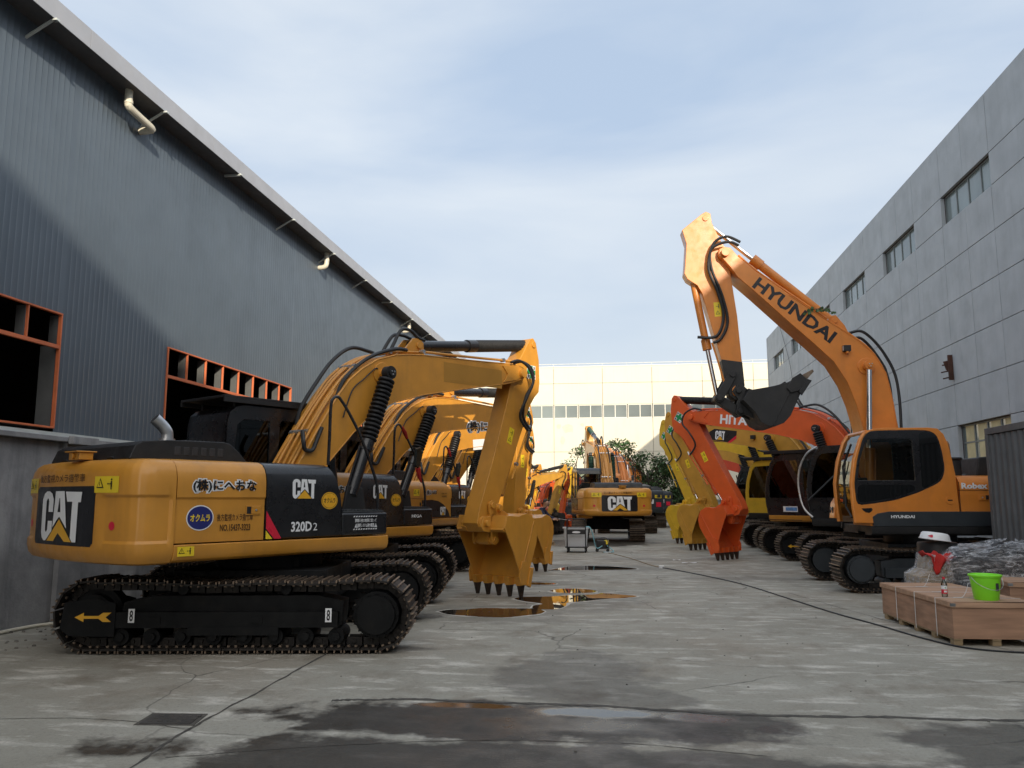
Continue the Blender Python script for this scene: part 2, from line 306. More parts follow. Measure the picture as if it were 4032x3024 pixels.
def crack(name, pts, w_, seed, sub=14, z=.003):
    rnd = random.Random(seed); p = smooth([(x, y, 0) for x, y in pts], sub); vs = []; off_ = 0
    for i, q in enumerate(p):
        t = (p[min(i + 1, len(p) - 1)] - p[max(i - 1, 0)]).normalized(); nn = Vector((-t.y, t.x, 0)); off_ = off_ * .8 + rnd.uniform(-.012, .012); ww = w_ * rnd.uniform(.45, 1.2)
        vs += [tuple(q + nn * (off_ + ww / 2) + Vector((0, 0, z))), tuple(q + nn * (off_ - ww / 2) + Vector((0, 0, z)))]
    b = MB(); b.add(vs, [(2 * i, 2 * i + 1, 2 * i + 3, 2 * i + 2) for i in range(len(p) - 1)]); return tag(b.build(name, 'joint_dark', smooth_a=0), kind='structure')
crack('ground_joint', [(-2.5, 6.98), (-1.83, 7.10), (-.22, 7.08), (.88, 7.0), (2.22, 7.05), (4.5, 7.1), (9, 7.0)], .07, 1, 24)
crack('ground_joint', [(-3.0, 3.5), (-3.16, 5.12), (-3.24, 6.2), (-3.24, 7.37), (-3.35, 9.35), (-3.4, 12)], .028, 2)
crack('ground_crack', [(-3.05, 5.35), (-2.0, 5.75), (-1.0, 6.0), (.13, 6.05), (.9, 5.9)], .012, 3)
crack('ground_crack', [(-5.2, 6.0), (-4.2, 6.15), (-3.24, 6.0)], .010, 4)
crack('ground_crack', [(2.9, 15.8), (3.6, 12.5), (4.3, 10.2), (4.9, 8.3)], .014, 5)
crack('ground_joint', [(-1.5, 18.0), (1, 18.1), (3.2, 18.0)], .02, 6)
crack('ground_joint', [(-2.0, 27.9), (1, 27.8), (4, 28.0)], .03, 7)
P('iron', (.06, .055, .05), .7, metal=.2, var=.3, dirt=.6, dcol=(.12, .1, .08), bump=.2)
b = MB(); q = [(-3.72, 6.04), (-3.77, 6.38), (-3.32, 6.42), (-3.26, 6.09)]; b.prismz(q, .0, .004, 0); b.prismz([(-3.69, 6.07), (-3.73, 6.35), (-3.35, 6.38), (-3.30, 6.11)], .004, .008, 1)
for i in range(5):
    for j in range(3): x, y = -3.66 + i * .075, 6.13 + j * .08 + i * .005; b.box(x, x + .035, y, y + .02, .008, .011, 0)
tag(b.build('manhole_cover', ['joint_dark', 'iron'], smooth_a=0), 'square dark iron manhole cover set in the concrete at the front of the yard', 'manhole cover')

# ---------------------------------------------------------------- left: sheet-metal warehouse
P('sheet_metal', (.098, .125, .155), .36, metal=.12, spec=.6, var=.10, vscale=1.2, bump=.12, bscale=1.4, rvar=.08, dirt=.25, dcol=(.07, .08, .085), dscale=1.2)
P('fascia', (.42, .43, .46), .45, metal=.2, var=.05)
P('soffit', (.10, .10, .105), .55, var=.1)
P('pvc', (.72, .68, .56), .4, var=.05)
P('render_grey', (.31, .31, .315), .85, var=.30, vscale=1.6, bump=.25, bscale=30, dirt=.85, dcol=(.085, .09, .10), dscale=.9, drips=.6, dmin=.44)
P('primer_orange', (.62, .16, .06), .6, var=.15, dirt=.3, dcol=(.3, .07, .03))
P('grey_steel', (.13, .135, .135), .5, metal=.3, var=.15)
P('flashing', (.62, .66, .64), .4, metal=.3, var=.1)
P('interior', (.02, .02, .022), .9)
wh = empty('warehouse', (-8, 10, 0)); tag(wh, 'long dark grey corrugated sheet metal warehouse on the left with orange framed openings', 'warehouse')
def wp(name, b, m, par=None, **k): k.setdefault('smooth_a', 25); return b.build(name, m, par or wh, loc=None if par else (8, -10, 0), **k)
D1, D2 = (3.0, 10.56, 2.68, 4.34), (13.33, 18.80, 1.2, 4.37)
D3 = (21.5, 27.0, 1.2, 4.37)
b = MB()
def corr(y0, y1, z0, z1):
    ys = []; y = y0
    while y < y1:
        for dy, dx in ((0, 0), (.088, 0), (.094, .0025), (.100, .0025), (.106, 0)):
            if y + dy <= y1: ys.append((y + dy, dx))
        y += .115
    ys.append((y1, 0)); b.grid([[(-8 + dx, yy, z0), (-8 + dx, yy, z1)] for yy, dx in ys])
yy = -18
for (a, e, z0, z1) in (D1, D2, D3):
    corr(yy, a, 2.62, 8.23); corr(a, e, z1, 8.23); yy = e
corr(yy, 39.0, 2.62, 8.23)
b.box(-8.2, -8.01, 38.95, 39.0, 0, 8.23)
wp('wall', b, 'sheet_metal')
b = MB(); b.box(-20, -8.02, -18, 39.0, 8.24, 8.27); b.box(-20, -19.9, -18, 39.0, 0, 8.24); b.box(-20, -8, -18, -17.9, 0, 8.24); b.box(-20, -8.2, 38.88, 38.94, 0, 8.24); wp('roof', b, 'interior', smooth_a=0)
b = MB(); b.box(-8.2, -7.98, -18, D2[0], 0, 2.50); b.box(-8.2, -7.98, D2[1], D3[0], 0, 2.50); b.box(-8.2, -7.98, D3[1], 39.0, 0, 2.5); b.box(-8.2, -7.98, D2[0], D2[1], 0, 1.15); b.box(-8.2, -7.98, D3[0], D3[1], 0, 1.15)
for y in (-6, -2, 2.5, 6.9, 10.75, 19.2, 27.4, 31): b.box(-7.98, -7.90, y, y + .5, 0, 2.50)
pl = wp('plinth', b, 'render_grey', bevel=.012)
b = MB(); b.box(-8.2, -7.86, -18, D2[0], 2.5, 2.57); b.box(-8.2, -7.86, D2[1], D3[0], 2.5, 2.57); b.box(-8.2, -7.86, D3[1], 39.0, 2.5, 2.57)
for y in (6.9, 10.75): b.box(-7.86, -7.78, y - .04, y + .54, 2.47, 2.585)
b.build('coping', 'render_grey', pl, bevel=.01)
b = MB(); b.box(-8.05, -7.93, -18, D2[0], 2.572, 2.625); b.box(-8.05, -7.93, D2[1], D3[0], 2.572, 2.625); wp('flashing', b, 'flashing')
for k, (y0, y1, z0, z1) in enumerate((D1, D2, D3)):
    b = MB(); e = .026; x0, x1 = -8.03, -7.975
    b.box(x0, x1, y0, y1, z1 - e, z1); b.box(x0, x1, y1 - e, y1, z0, z1 - e); b.box(x0, x1, y0, y0 + e, z0, z1 - e); b.box(x0, x1, y0 + e, y1 - e, z0, z0 + e)
    zt = 3.87; b.box(x0 + .004, x1 - .004, y0 + e, y1 - e, zt - .05, zt + .005)
    ml = [9.886, 9.2, 8.5, 7.8, 7.1] if k == 0 else [y0 + (y1 - y0) * i / 8 for i in range(1, 8)]
    for y in ml: b.box(x0 + .008, x1 - .008, y - .012, y + .012, zt + .005, z1 - e)
    fr = wp('door_frame', b, 'primer_orange', bevel=.004)
    b = MB()
    for y in ml + [y1 - .012]: b.box(-8.17, -8.035, y - .010, y + .010, zt, z1 - e)
    b.box(-8.28, -8.035, y1 - .024, y1 - .0, z0, zt); b.box(-8.28, -8.035, y0, y1, z0, z0 + .02)
    for i in range(1, 3): y = y0 + (y1 - y0) * i / 3; 
    b.build('reveal', 'grey_steel', fr)
b = MB(); b.prism([(-8.0, 8.30), (-8.0, 8.23), (-7.6, 8.185), (-7.585, 8.185), (-7.585, 8.465), (-7.6, 8.465), (-7.6, 8.21), (-7.98, 8.25)], -18, 38.9, 0); gu = wp('gutter', b, 'soffit')
b = MB(); y = -18.8
while y < 38.8:
    b.box(-7.583, -7.573, max(y, -18), min(y + 3.613, 38.9), 8.18, 8.47); y += 3.62
b.build('fascia', 'fascia', gu)
for i in range(20):
    y = -12.34 + 2.72 * i; b = MB()
    if y > 38: continue
    if i % 4 == 2: b.box(-7.9, -7.56, y - .02, y + .02, 8.14, 8.18)
    else: b.prism([(-8.0, 7.93), (-7.62, 8.15), (-7.56, 8.15), (-7.56, 8.178), (-7.63, 8.178), (-8.0, 7.965)], y - .016, y + .016)
    b.box(-7.60, -7.53, y - .03, y + .03, 8.15, 8.178); b.build('bracket', 'flashing', gu)
for y, lg in ((11.43, .66), (20.32, 0), (28.82, 0), (3.0, 0)):
    b = MB(); r_ = .062; xx = -7.78
    if lg: b.tube(smooth([(xx, y, 8.21), (xx, y, 8.0), (xx, y + .05, 7.93), (xx - .0, y + lg * .5, 7.90), (xx, y + lg, 7.87), (xx - .06, y + lg + .03, 7.85), (-8.0, y + lg + .02, 7.84)], 4), r_, 14)
    else: b.tube(smooth([(xx, y, 8.21), (xx, y, 7.92), (xx - .04, y, 7.84), (xx - .12, y, 7.81), (-8.0, y, 7.81)], 4), r_, 14)
    for z in (7.98,): b.cyl((xx, y, z), (xx, y, z + .05), r_ + .008, n=14)
    b.box(-8, -7.985, y + lg - .08, y + lg + .12, 7.38, 7.56) if False else None
    wp('drainpipe', b, 'pvc')
b = MB(); b.curve([(-7.8, 4, .03), (-7.75, 7, .03), (-7.82, 9.87, .03), (-7.6, 10.7, .03), (-7.5, 12.5, .03)], .022, 8, 0); tag(b.build('garden_hose', 'pvc'), 'pale hose lying on the ground along the foot of the warehouse wall', 'hose')

# ---------------------------------------------------------------- right: concrete panel building
P('panel_concrete', (.40, .43, .455), .75, var=.10, vscale=1.1, bump=.12, bscale=40, dirt=.30, dcol=(.20, .21, .215), dscale=1.5, drips=.18)
P('joint_black', (.06, .03, .03), .9)
P('win_frame', (.16, .18, .18), .5, var=.1)
P('pane_grey', (.17, .21, .21), .12, spec=.6, var=.25, vscale=.8)
P('curtain', (.62, .53, .30), .8, var=.15)
P('rust', (.07, .03, .02), .85, var=.3)
cb = empty('concrete_building', (10, 20, 0)); tag(cb, 'tall blue grey concrete panel building on the right with a high row of strip windows', 'building')
ZJ = [0, .35, 1.6, 2.82, 3.88, 5.13, 6.38, 7.63, 8.88, 10.12, 11.05, 12.76]
YB = 22.80; wins = []; cols = []
for k in range(-8, 7):
    y0 = YB + (k if k < 6 else 6) * 5.885 - 0.0
    if k >= 6: continue
    cols += [(y0, y0 + 1.73), (y0 + 1.73, y0 + 3.46), (y0 + 3.46, y0 + 5.885)]
cols += [(YB + 6 * 5.885 - .4, 57.6)] if YB + 6 * 5.885 - .4 < 57.6 else []
b = MB(); g = .008
rnd = random.Random(3)
for (y0, y1) in cols:
    pier = (y1 - y0) > 2
    for j in range(len(ZJ) - 1):
        z0, z1 = ZJ[j], ZJ[j + 1]
        if not pier and j == 9: continue
        if not pier and j == 3 and 22.5 < y0 < 26: continue
        if not pier and j == 10 and False: continue
        e = rnd.uniform(0, .003); b.box(10 - e, 10.12, y0 + g, y1 - g, z0 + g, z1 - (0 if j == 10 else g))
b2 = MB()
for j, (z0, z1) in enumerate(zip(ZJ, ZJ[1:])): pass
b.build('wall', 'panel_concrete', cb, bevel=.006, seg=1, smooth_a=0, loc=(-10, -20, 0))
b2.box(10.30, 24, -24.4, 57.55, 0, 12.6); b2.box(10.09, 10.30, -24.4, 57.55, 0, 2.82); b2.box(10.09, 10.30, -24.4, 57.55, 3.88, 10.12); b2.box(10.09, 10.3, -24.4, 57.55, 11.05, 12.6)
for k in range(-8, 6): y0 = YB + k * 5.885 + 3.46; b2.box(10.09, 10.30, y0 + .012, y0 + 2.41, 2.82, 3.88); b2.box(10.09, 10.30, y0 + .012, y0 + 2.41, 10.12, 11.05)
b2.build('wall_core', 'joint_black', cb, smooth_a=0, loc=(-10, -20, 0))
b = MB(); b.box(9.985, 24, 57.605, 57.72, 0, 12.76); b.box(10.2, 24.1, -24.5, 57.6, 12.605, 12.70); b.build('end_wall', 'panel_concrete', cb, loc=(-10, -20, 0))
def bwin(y0, z0, z1, low=False):
    y1 = y0 + 3.46; b = MB(); x = 10.13
    b.box(x, x + .06, y0, y1, z1 - .05, z1); b.box(x, x + .06, y0, y1, z0, z0 + .05); b.box(x, x + .06, y0, y0 + .05, z0 + .05, z1 - .05); b.box(x, x + .06, y1 - .05, y1, z0 + .05, z1 - .05)
    for i in range(1, 4): y = y0 + (y1 - y0) * i / 4; b.box(x + .002, x + .058, y - .03, y + .03, z0 + .05, z1 - .05)
    if low: b.box(x + .004, x + .056, y0, y1, z0 + .5, z0 + .55); b.box(10.0, 10.13, y0 - .0, y1, z0 - .04, z0)
    o = b.build('window', 'win_frame', cb, loc=(-10, -20, 0))
    for i in range(4):
        b = MB(); ya = y0 + (y1 - y0) * i / 4 + .03; yb = y0 + (y1 - y0) * (i + 1) / 4 - .03; b.box(x + .025, x + .035, ya, yb, z0 + .05, z1 - .05, 0)
        if low: b.box(x + .012, x + .022, ya + .05, yb - .2, z0 + .05, z1 - .05, 1)
        b.build('pane', ['pane_grey', 'curtain'], o, smooth_a=0)
for k in range(-6, 6): bwin(YB + k * 5.885, 10.12, 11.05)
bwin(YB, 2.82, 3.88, True)
b = MB()
for k in range(3): b.tube([(10.0, 26.3 + .05 * math.sin(k * 3), 5.35 + k * .2), (9.85, 26.32, 5.36 + k * .2), (9.72, 26.35 + .1 * (k % 2), 5.33 + k * .21)], .02, 6)
b.box(9.86, 9.99, 26.22, 26.28, 5.28, 6.05); b.prism([(9.99, 5.9), (9.75, 5.86), (9.82, 5.6), (9.99, 5.5)], 26.28, 26.34)
b.build('bracket', 'rust', cb, loc=(-10, -20, 0))
b = MB(); b.curve([(9.95, 53, 12.7), (9.93, 50, 9.5), (9.95, 49.6, 7), (9.9, 49.2, 3)], .012, 6, 0); b.build('cable', 'black_matt', cb, loc=(-10, -20, 0))

# ---------------------------------------------------------------- far end: sunlit cream hall
P('cream_panel', (.66, .615, .50), .75, var=.04, vscale=.5, bump=.04, dirt=.12, dcol=(.40, .33, .24), dscale=.5, drips=.12)
P('white_frame', (.72, .70, .62), .5, var=.05)
P('pane_far', (.16, .19, .19), .15, spec=.6, var=.3, vscale=.25)
P('patch', (.58, .53, .42), .8, var=.1)
P('seam_tan', (.38, .33, .25), .8)
fh = empty('factory_hall', (0, 66, 0)); tag(fh, 'sunlit cream panel hall closing the far end of the yard, one long band of windows', 'building')
b = MB(); xs = [-38.5 + 3.96 * i + .55 for i in range(17)]; zs = [0, 1.35, 2.7, 4.07, 5.42, 8.12, 9.22, 10.98, 12.33]
xs = [-5.6 + 3.96 * (i - 8) for i in range(17)]
for x0, x1 in zip(xs, xs[1:]):
    for z0, z1 in zip(zs, zs[1:]):
        if z0 == 8.12: continue
        b.box(x0 + .014, x1 - .014, 66, 66.12, z0 + .012, z1 - (.012 if z1 < 12 else 0))
b.build('wall', 'cream_panel', fh, smooth_a=0, loc=(0, -66, 0), bevel=.008, seg=1)
b = MB(); b.box(xs[0], xs[-1], 66.1, 80, 0, 8.12); b.box(xs[0], xs[-1], 66.1, 80, 9.22, 12.2); b.box(xs[0], xs[-1], 66.5, 80, 8.12, 9.22); b.build('wall_core', 'seam_tan', fh, smooth_a=0, loc=(0, -66, 0))
b = MB(); b.box(xs[0], xs[-1], 65.97, 66.3, 12.335, 12.40); b.tube([(xs[0], 66.1, 12.6), (xs[-1], 66.1, 12.6)], .02, 6)
x = xs[0]
while x < xs[-1]: b.cyl((x, 66.1, 12.4), (x, 66.1, 12.6), .012, n=6); x += 1.98
b.build('coping', 'white_frame', fh, loc=(0, -66, 0))
b = MB(); rnd = random.Random(11)
for (x, z, sx, sz) in ((-4.5, 7.3, 1.1, .9), (-4.9, 6.4, .5, .9), (-3.9, 5.5, .25, .6), (-3.2, 6.0, .25, .5), (-3.3, 7.6, .4, .35), (-5.2, 7.5, .5, .5)):
    b.poly([(x + sx * rnd.uniform(.6, 1) * math.cos(a) * .5, z + sz * rnd.uniform(.6, 1) * math.sin(a) * .5) for a in [2 * math.pi * i / 9 for i in range(9)]], lambda u, v, d=0: (u, 65.99, v))
b.build('stain', 'patch', fh, smooth_a=0, loc=(0, -66, 0))
x = xs[0]; wd = 3.96 * .5
while x < xs[-1] - .5:
    b = MB(); x0, x1 = x + .03, x + wd - .03; y = 66.03
    b.box(x0, x1, y, y + .06, 9.16, 9.22); b.box(x0, x1, y, y + .06, 8.12, 8.18); b.box(x0, x0 + .05, y, y + .06, 8.18, 9.16); b.box(x1 - .05, x1, y, y + .06, 8.18, 9.16); b.box((x0 + x1) / 2 - .03, (x0 + x1) / 2 + .03, y, y + .06, 8.18, 9.16)
    o = b.build('window', 'white_frame', fh, loc=(0, -66, 0), smooth_a=0)
    b = MB(); b.box(x0 + .05, x1 - .05, y + .025, y + .035, 8.18, 9.16); b.build('pane', 'pane_far', o, smooth_a=0); x += wd
P('weathered', (.32, .33, .33), .85, var=.3, vscale=1.2, dirt=.7, dcol=(.13, .12, .11), drips=.5)
b = MB(); b.box(1.6, 9.9, 59.5, 59.75, 0, 1.55); b.box(1.6, 9.9, 59.42, 59.8, 1.55, 1.65); tag(b.build('yard_wall', 'weathered', bevel=.01), 'low weathered grey wall between the tree and the concrete building', 'wall')
ob = empty('shade_block', (-4, -26, 0)); tag(ob, 'unseen tall grey block behind the viewer, added to shade the left wall and yard', 'building')
b = MB(); b.box(2, 9.9, -32, -20, 0, 17.15); b.box(9.9, 46, -32, -24.6, 0, 17.15); b.box(9.95, 46, -24.55, -20, 12.85, 17.15); b.build('wall', 'panel_concrete', ob, loc=(4, 26, 0), smooth_a=0)  # unseen block added to cast the slanted shade edge on the warehouse wall
for i in range(2):
    for j in range(4):
        b = MB(); x = 3 + i * 3.4; b.box(x, x + 2, -20.0, -19.96, 2 + j * 3.8, 3.8 + j * 3.8); b.build('window', 'pane_grey', ob, loc=(4, 26, 0), smooth_a=0)
# ---------------------------------------------------------------- decals
C_POLY = [(.43, .58), (.43, .84), (.37, .95), (.27, 1.0), (.16, 1.0), (.06, .95), (0, .83), (.02, .17), (.06, .06), (.14, 0), (.22, 0), (.43, .20), (.43, .40), (.27, .40), (.27, .22), (.225, .17), (.18, .21), (.165, .79), (.20, .85), (.24, .85), (.27, .79), (.27, .58)]
A_POLY = [[(.49, 1), (.635, 1), (.635, .86), (.60, .58), (.60, .43), (.45, .27)], [(.635, 1), (.78, 1), (.90, .26), (.69, .47), (.69, .58), (.655, .86), (.635, .86)], [(.60, .58), (.69, .58), (.69, .47), (.67, .49), (.60, .43)]]
T_POLY = [(.82, .99), (1.28, .98), (1.26, .78), (1.19, .78), (1.19, 0), (1.09, 0), (1.03, .08), (1.03, .79), (.88, .79)]
TRI = [(.27, 0), (1.07, 0), (.67, .44)]
def logo(mb, place, u0, v0, h, mw, mt, wid=None):
    k = (wid / 1.28) if wid else h
    q = lambda pts: [(u0 + a * k, v0 + b * h) for a, b in pts]
    mb.poly(q(C_POLY), place, mw); mb.poly(q(T_POLY), place, mw); mb.poly(q(TRI), place, mt)
    for a in A_POLY: mb.poly(q(a), place, mw)
def rect(u0, u1, v0, v1): return [(u0, v0), (u1, v0), (u1, v1), (u0, v1)]
def disc(u, v, ru, rv, n=28): return [(u + ru * math.cos(2 * math.pi * i / n), v + rv * math.sin(2 * math.pi * i / n)) for i in range(n)]
def lift(place, d): return lambda u, v: place(u, v, d)
def warn(mb, place, u0, v0, w_, h, my, mk, upright=False):
    """yellow caution sticker: a triangle and a person beside an arrow"""
    p1 = lift(place, .003)
    mb.poly(rect(u0, u0 + w_, v0, v0 + h), place, my)
    s = min(w_, h) if upright else h
    def tri(cu, cv, r, m_, pl): mb.poly([(cu - r, cv - r * .75), (cu + r, cv - r * .75), (cu, cv + r)], pl, m_)
    if upright: c1, c2 = (u0 + w_ / 2, v0 + h * .27), (u0 + w_ * .3, v0 + h * .55)
    else: c1, c2 = (u0 + w_ * .25, v0 + h * .55), (u0 + w_ * .55, v0 + h * .2)
    tri(c1[0], c1[1], s * .34, mk, p1); tri(c1[0], c1[1] - s * .01, s * .25, my, lift(place, .005)); mb.poly(rect(c1[0] - s * .03, c1[0] + s * .03, c1[1] - s * .12, c1[1] + s * .1), lift(place, .007), mk)
    a, b = c2; k = s * .8
    mb.poly(rect(a + .42 * k, a + .56 * k, b + .2 * k, b + .62 * k), p1, mk); mb.poly(disc(a + .49 * k, b + .75 * k, .08 * k, .08 * k, 10), p1, mk)
    mb.poly(rect(a + .42 * k, a + .47 * k, b, b + .2 * k), p1, mk); mb.poly(rect(a + .51 * k, a + .56 * k, b, b + .2 * k), p1, mk)
    mb.poly(rect(a + .1 * k, a + .34 * k, b + .4 * k, b + .45 * k), p1, mk); mb.poly([(a + .1 * k, b + .33 * k), (a + .1 * k, b + .52 * k), (a, b + .42 * k)], p1, mk); mb.poly([(a + .34 * k, b + .33 * k), (a + .34 * k, b + .52 * k), (a + .43 * k, b + .42 * k)], p1, mk)
def outlined(mb, t, place, u0, u1, v0, v1, mo, mi_, o1=.14, o2=.035):
    g = (v1 - v0) * .09
    mb.text(t, place, u0 - g, u1 + g, v0 - g, v1 + g, mo, o1); mb.text(t, lift(place, .003), u0, u1, v0, v1, mi_, o2)
def safety(mb, place, cu, cv, s, ang, mw, mg, mk):
    ca, sa = math.cos(ang), math.sin(ang)
    def pl(u, v, d=0): return place(cu + u * ca - v * sa, cv + u * sa + v * ca, d)
    mb.poly(rect(-s, s, -s, s), pl, mw); q = lift(pl, .003)
    mb.poly([(-.33 * s, -.95 * s), (.33 * s, -.95 * s), (.33 * s, -.33 * s), (.95 * s, -.33 * s), (.95 * s, .33 * s), (.33 * s, .33 * s), (.33 * s, .95 * s), (-.33 * s, .95 * s), (-.33 * s, .33 * s), (-.95 * s, .33 * s), (-.95 * s, -.33 * s), (-.33 * s, -.33 * s)], q, mg)
    for ch, a, b in (('安', -.95, .42), ('全', .42, .42), ('第', -.95, -.95), ('一', .42, -.72)):
        mb.text(ch, q, a * s, (a + .5) * s, b * s, (b + (.1 if ch == '一' else .5)) * s, mk, .02, 1)

# ---------------------------------------------------------------- tracks (one set of meshes shared by every machine)
def track_path(s):
    xa, r, zc = 1.58, .355, .42; st = 2 * xa; per = 2 * st + 2 * math.pi * r; s %= per
    if s < st: x = -xa + s; return Vector((x, 0, zc - r)), 0.0                       # along the ground, rising a little at the ends
    s -= st
    if s < math.pi * r: a = s / r; return Vector((xa + r * math.sin(a), 0, zc - r * math.cos(a))), -a
    s -= math.pi * r
    if s < st: x = xa - s; return Vector((x, 0, zc + r - .035 * (1 - (x / xa) ** 2) + .01 * math.sin(x * 5))), math.pi
    s -= st; a = s / r; return Vector((-xa - r * math.sin(a), 0, zc + r * math.cos(a))), math.pi - a
TRK = {}
def make_tracks():
    per = 4 * 1.58 + 2 * math.pi * .355; n = 45; b = MB()
    for i in range(n):
        p, a = track_path(i * per / n + .05); ca, sa = math.cos(a), math.sin(a)
        def q(x, y, z): return (p.x + x * ca + z * sa, y, p.z - x * sa + z * ca)
        def bx(x0, x1, y0, y1, z0, z1, m):
            b.add([q(x, y, z) for z in (z0, z1) for y in (y0, y1) for x in (x0, x1)], [(0, 2, 3, 1), (4, 5, 7, 6), (0, 1, 5, 4), (2, 6, 7, 3), (0, 4, 6, 2), (1, 3, 7, 5)], m)
        bx(-.088, .088, -.3, .3, -.022, 0, 0)
        for gx in (-.082, 0, .074): bx(gx - .005, gx + .011, -.3, .3, -.05, -.022, 1)
        bx(-.085, .085, -.11, -.06, 0, .09, 0); bx(-.085, .085, .06, .11, 0, .09, 0)
        bx(-.02, .02, -.13, .13, .03, .07, 0)
        for yy in (-.2, .2):
            for xx in (-.045, .035): bx(xx - .014, xx + .014, yy - .014, yy + .014, 0, .02, 1)
    TRK['shoes'] = b
    f = MB()
    f.prism([(-1.28, .30), (1.18, .30), (1.2, .56), (.9, .62), (-.9, .62), (-1.25, .55)], -.17, .17)
    f.prism([(-1.32, .28), (1.15, .28), (1.15, .45), (-1.32, .45)], -.25, .25)
    f.prism([(-1.90, .28), (-1.8, .20), (-1.30, .19), (-1.30, .55), (-1.5, .60), (-1.86, .56)], -.262, -.245); f.prism([(-1.90, .28), (-1.8, .20), (-1.30, .19), (-1.30, .55), (-1.5, .60), (-1.86, .56)], .245, .262)
    f.box(-.5, .5, -.262, -.24, .20, .29); f.box(-1.0, -.8, -.262, -.25, .33, .40); f.box(.2, .32, -.262, -.25, .33, .40)
    for i in range(8):
        x = -1.25 + i * .34; f.cyl((x, -.2, .18), (x, .2, .18), .09, m=0); f.cyl((x, -.24, .18), (x, .24, .18), .045, m=0)
    for x in (-.6, .55): f.cyl((x, -.18, .69), (x, .18, .69), .06)
    TRK['frame'] = f
    i = MB(); i.cyl((-1.58, -.09, .42), (-1.58, .09, .42), .295, n=36); i.cyl((-1.58, -.2, .42), (-1.58, .2, .42), .22, n=28); i.cyl((-1.58, -.25, .42), (-1.58, .25, .42), .12, n=20)
    TRK['idler'] = i
    s = MB(); pts = []
    for k in range(42): r = .32 if k % 2 == 0 else .27; a = 2 * math.pi * k / 42; pts.append((1.58 + r * math.cos(a), .42 + r * math.sin(a)))
    s.prism(pts, -.04, .04); s.cyl((1.58, -.26, .42), (1.58, .2, .42), .25, n=36); s.cyl((1.58, -.31, .42), (1.58, -.25, .42), .21, n=32)
    for k in range(16): a = 2 * math.pi * k / 16; x, z = 1.58 + .235 * math.cos(a), .42 + .235 * math.sin(a); s.cyl((x, -.275, z), (x, -.25, z), .016, n=6)
    TRK['sprocket'] = s
make_tracks()
_trkobj = {}
def add_track(parent, y, flip=False, sub='under_black', arrow=None):
    key = sub
    def get(nm, mats, par, bev=0):
        k = (nm, key)
        if k not in _trkobj:
            src = {'track': 'shoes', 'track_frame': 'frame', 'idler': 'idler', 'sprocket': 'sprocket'}[nm]
            o = TRK[src].build(nm, mats, par, smooth_a=32); _trkobj[k] = o
        else:
            o = _trkobj[k].copy(); COL.objects.link(o); o.parent = par
        return o
    t = get('track', ['track_steel', 'worn_steel'], parent); t.location = (0, y, 0); t.rotation_euler = (0, 0, 0)
    if y > 0: t.rotation_euler = (0, 0, 0); t.scale = (1, -1, 1)
    else: t.scale = (1, 1, 1)
    if flip: t.scale = (-1, t.scale[1], 1)
    for nm in ('track_frame', 'idler', 'sprocket'):
        o = get(nm, [sub], t); o.location = (0, 0, 0)
    if arrow:
        b = MB(); pl = lambda u, v, d=0: (u, -.266 - d, v)
        b.poly([(-1.74, .40), (-1.64, .45), (-1.64, .415), (-1.48, .415), (-1.43, .45), (-1.34, .45), (-1.40, .40), (-1.34, .35), (-1.43, .35), (-1.48, .385), (-1.64, .385), (-1.64, .35)], pl, 0)
        for u in (-1.12, 1.05):
            b.poly(rect(u - .035, u + .035, .34, .49), pl, 1); b.text('8', lift(pl, .003), u - .02, u + .02, .355, .475, 2, .02)
        b.build('decal', [arrow, 'white_decal', 'black_decal'], t, smooth_a=0)
    return t

# ---------------------------------------------------------------- machine templates (side view: x forward, z up)
BOOM = [(.10, 1.95), (.13, 1.58), (.28, 1.62), (.46, 1.58), (.74, 2.19), (1.20, 2.66), (1.45, 2.88), (1.69, 3.03), (1.99, 3.16), (2.61, 3.33), (3.2, 3.45), (3.91, 3.59), (4.66, 3.73), (4.93, 3.80), (5.10, 3.86), (5.19, 3.94), (5.20, 4.03), (5.12, 4.10), (4.99, 4.13), (4.62, 4.12), (3.99, 4.075), (3.19, 4.025), (2.59, 3.99), (2.25, 3.955), (1.98, 3.91), (1.60, 3.79), (1.30, 3.61), (1.07, 3.42), (.89, 3.20), (.70, 2.93), (.49, 2.60), (.27, 2.24)]
STICK = [(5.50, 4.62), (5.58, 4.72), (5.67, 4.75), (5.76, 4.67), (5.85, 4.34), (5.87, 3.92), (5.84, 3.72), (5.70, 3.60), (5.55, 3.42), (4.95, 2.22), (4.62, 1.57), (4.48, 1.28), (4.36, 1.13), (4.18, 1.13), (4.07, 1.28), (4.12, 1.50), (4.47, 2.34), (4.85, 3.36), (4.97, 3.74), (5.05, 4.05), (5.33, 4.38)]
BUCKET = [(4.33, 1.20), (4.40, 1.41), (4.57, 1.40), (4.72, 1.39), (4.82, 1.42), (4.95, 1.44), (5.11, 1.38), (5.20, 1.27), (5.25, 1.12), (5.23, .93), (5.14, .72), (5.02, .46), (4.95, .22)]
F0, N0, P0, T0 = (.28, 1.75), (5.10, 3.98), (4.22, 1.28), (4.83, -.03)
def sim(a, b, c, d):
    za, zb, zc, zd = complex(*a), complex(*b), complex(*c), complex(*d); k = (zd - zc) / (zb - za)
    def f(p): q = zc + (complex(*p) - za) * k; return (q.real, q.imag)
    f.k = abs(k); return f
def circ(a, ra, b, rb, side):
    za, zb = complex(*a), complex(*b); d = abs(zb - za); d = max(d, 1e-6)
    x = (ra * ra - rb * rb + d * d) / (2 * d); h = math.sqrt(max(ra * ra - x * x, 0)); e = (zb - za) / d
    q = za + e * x + side * 1j * e * h; return (q.real, q.imag)
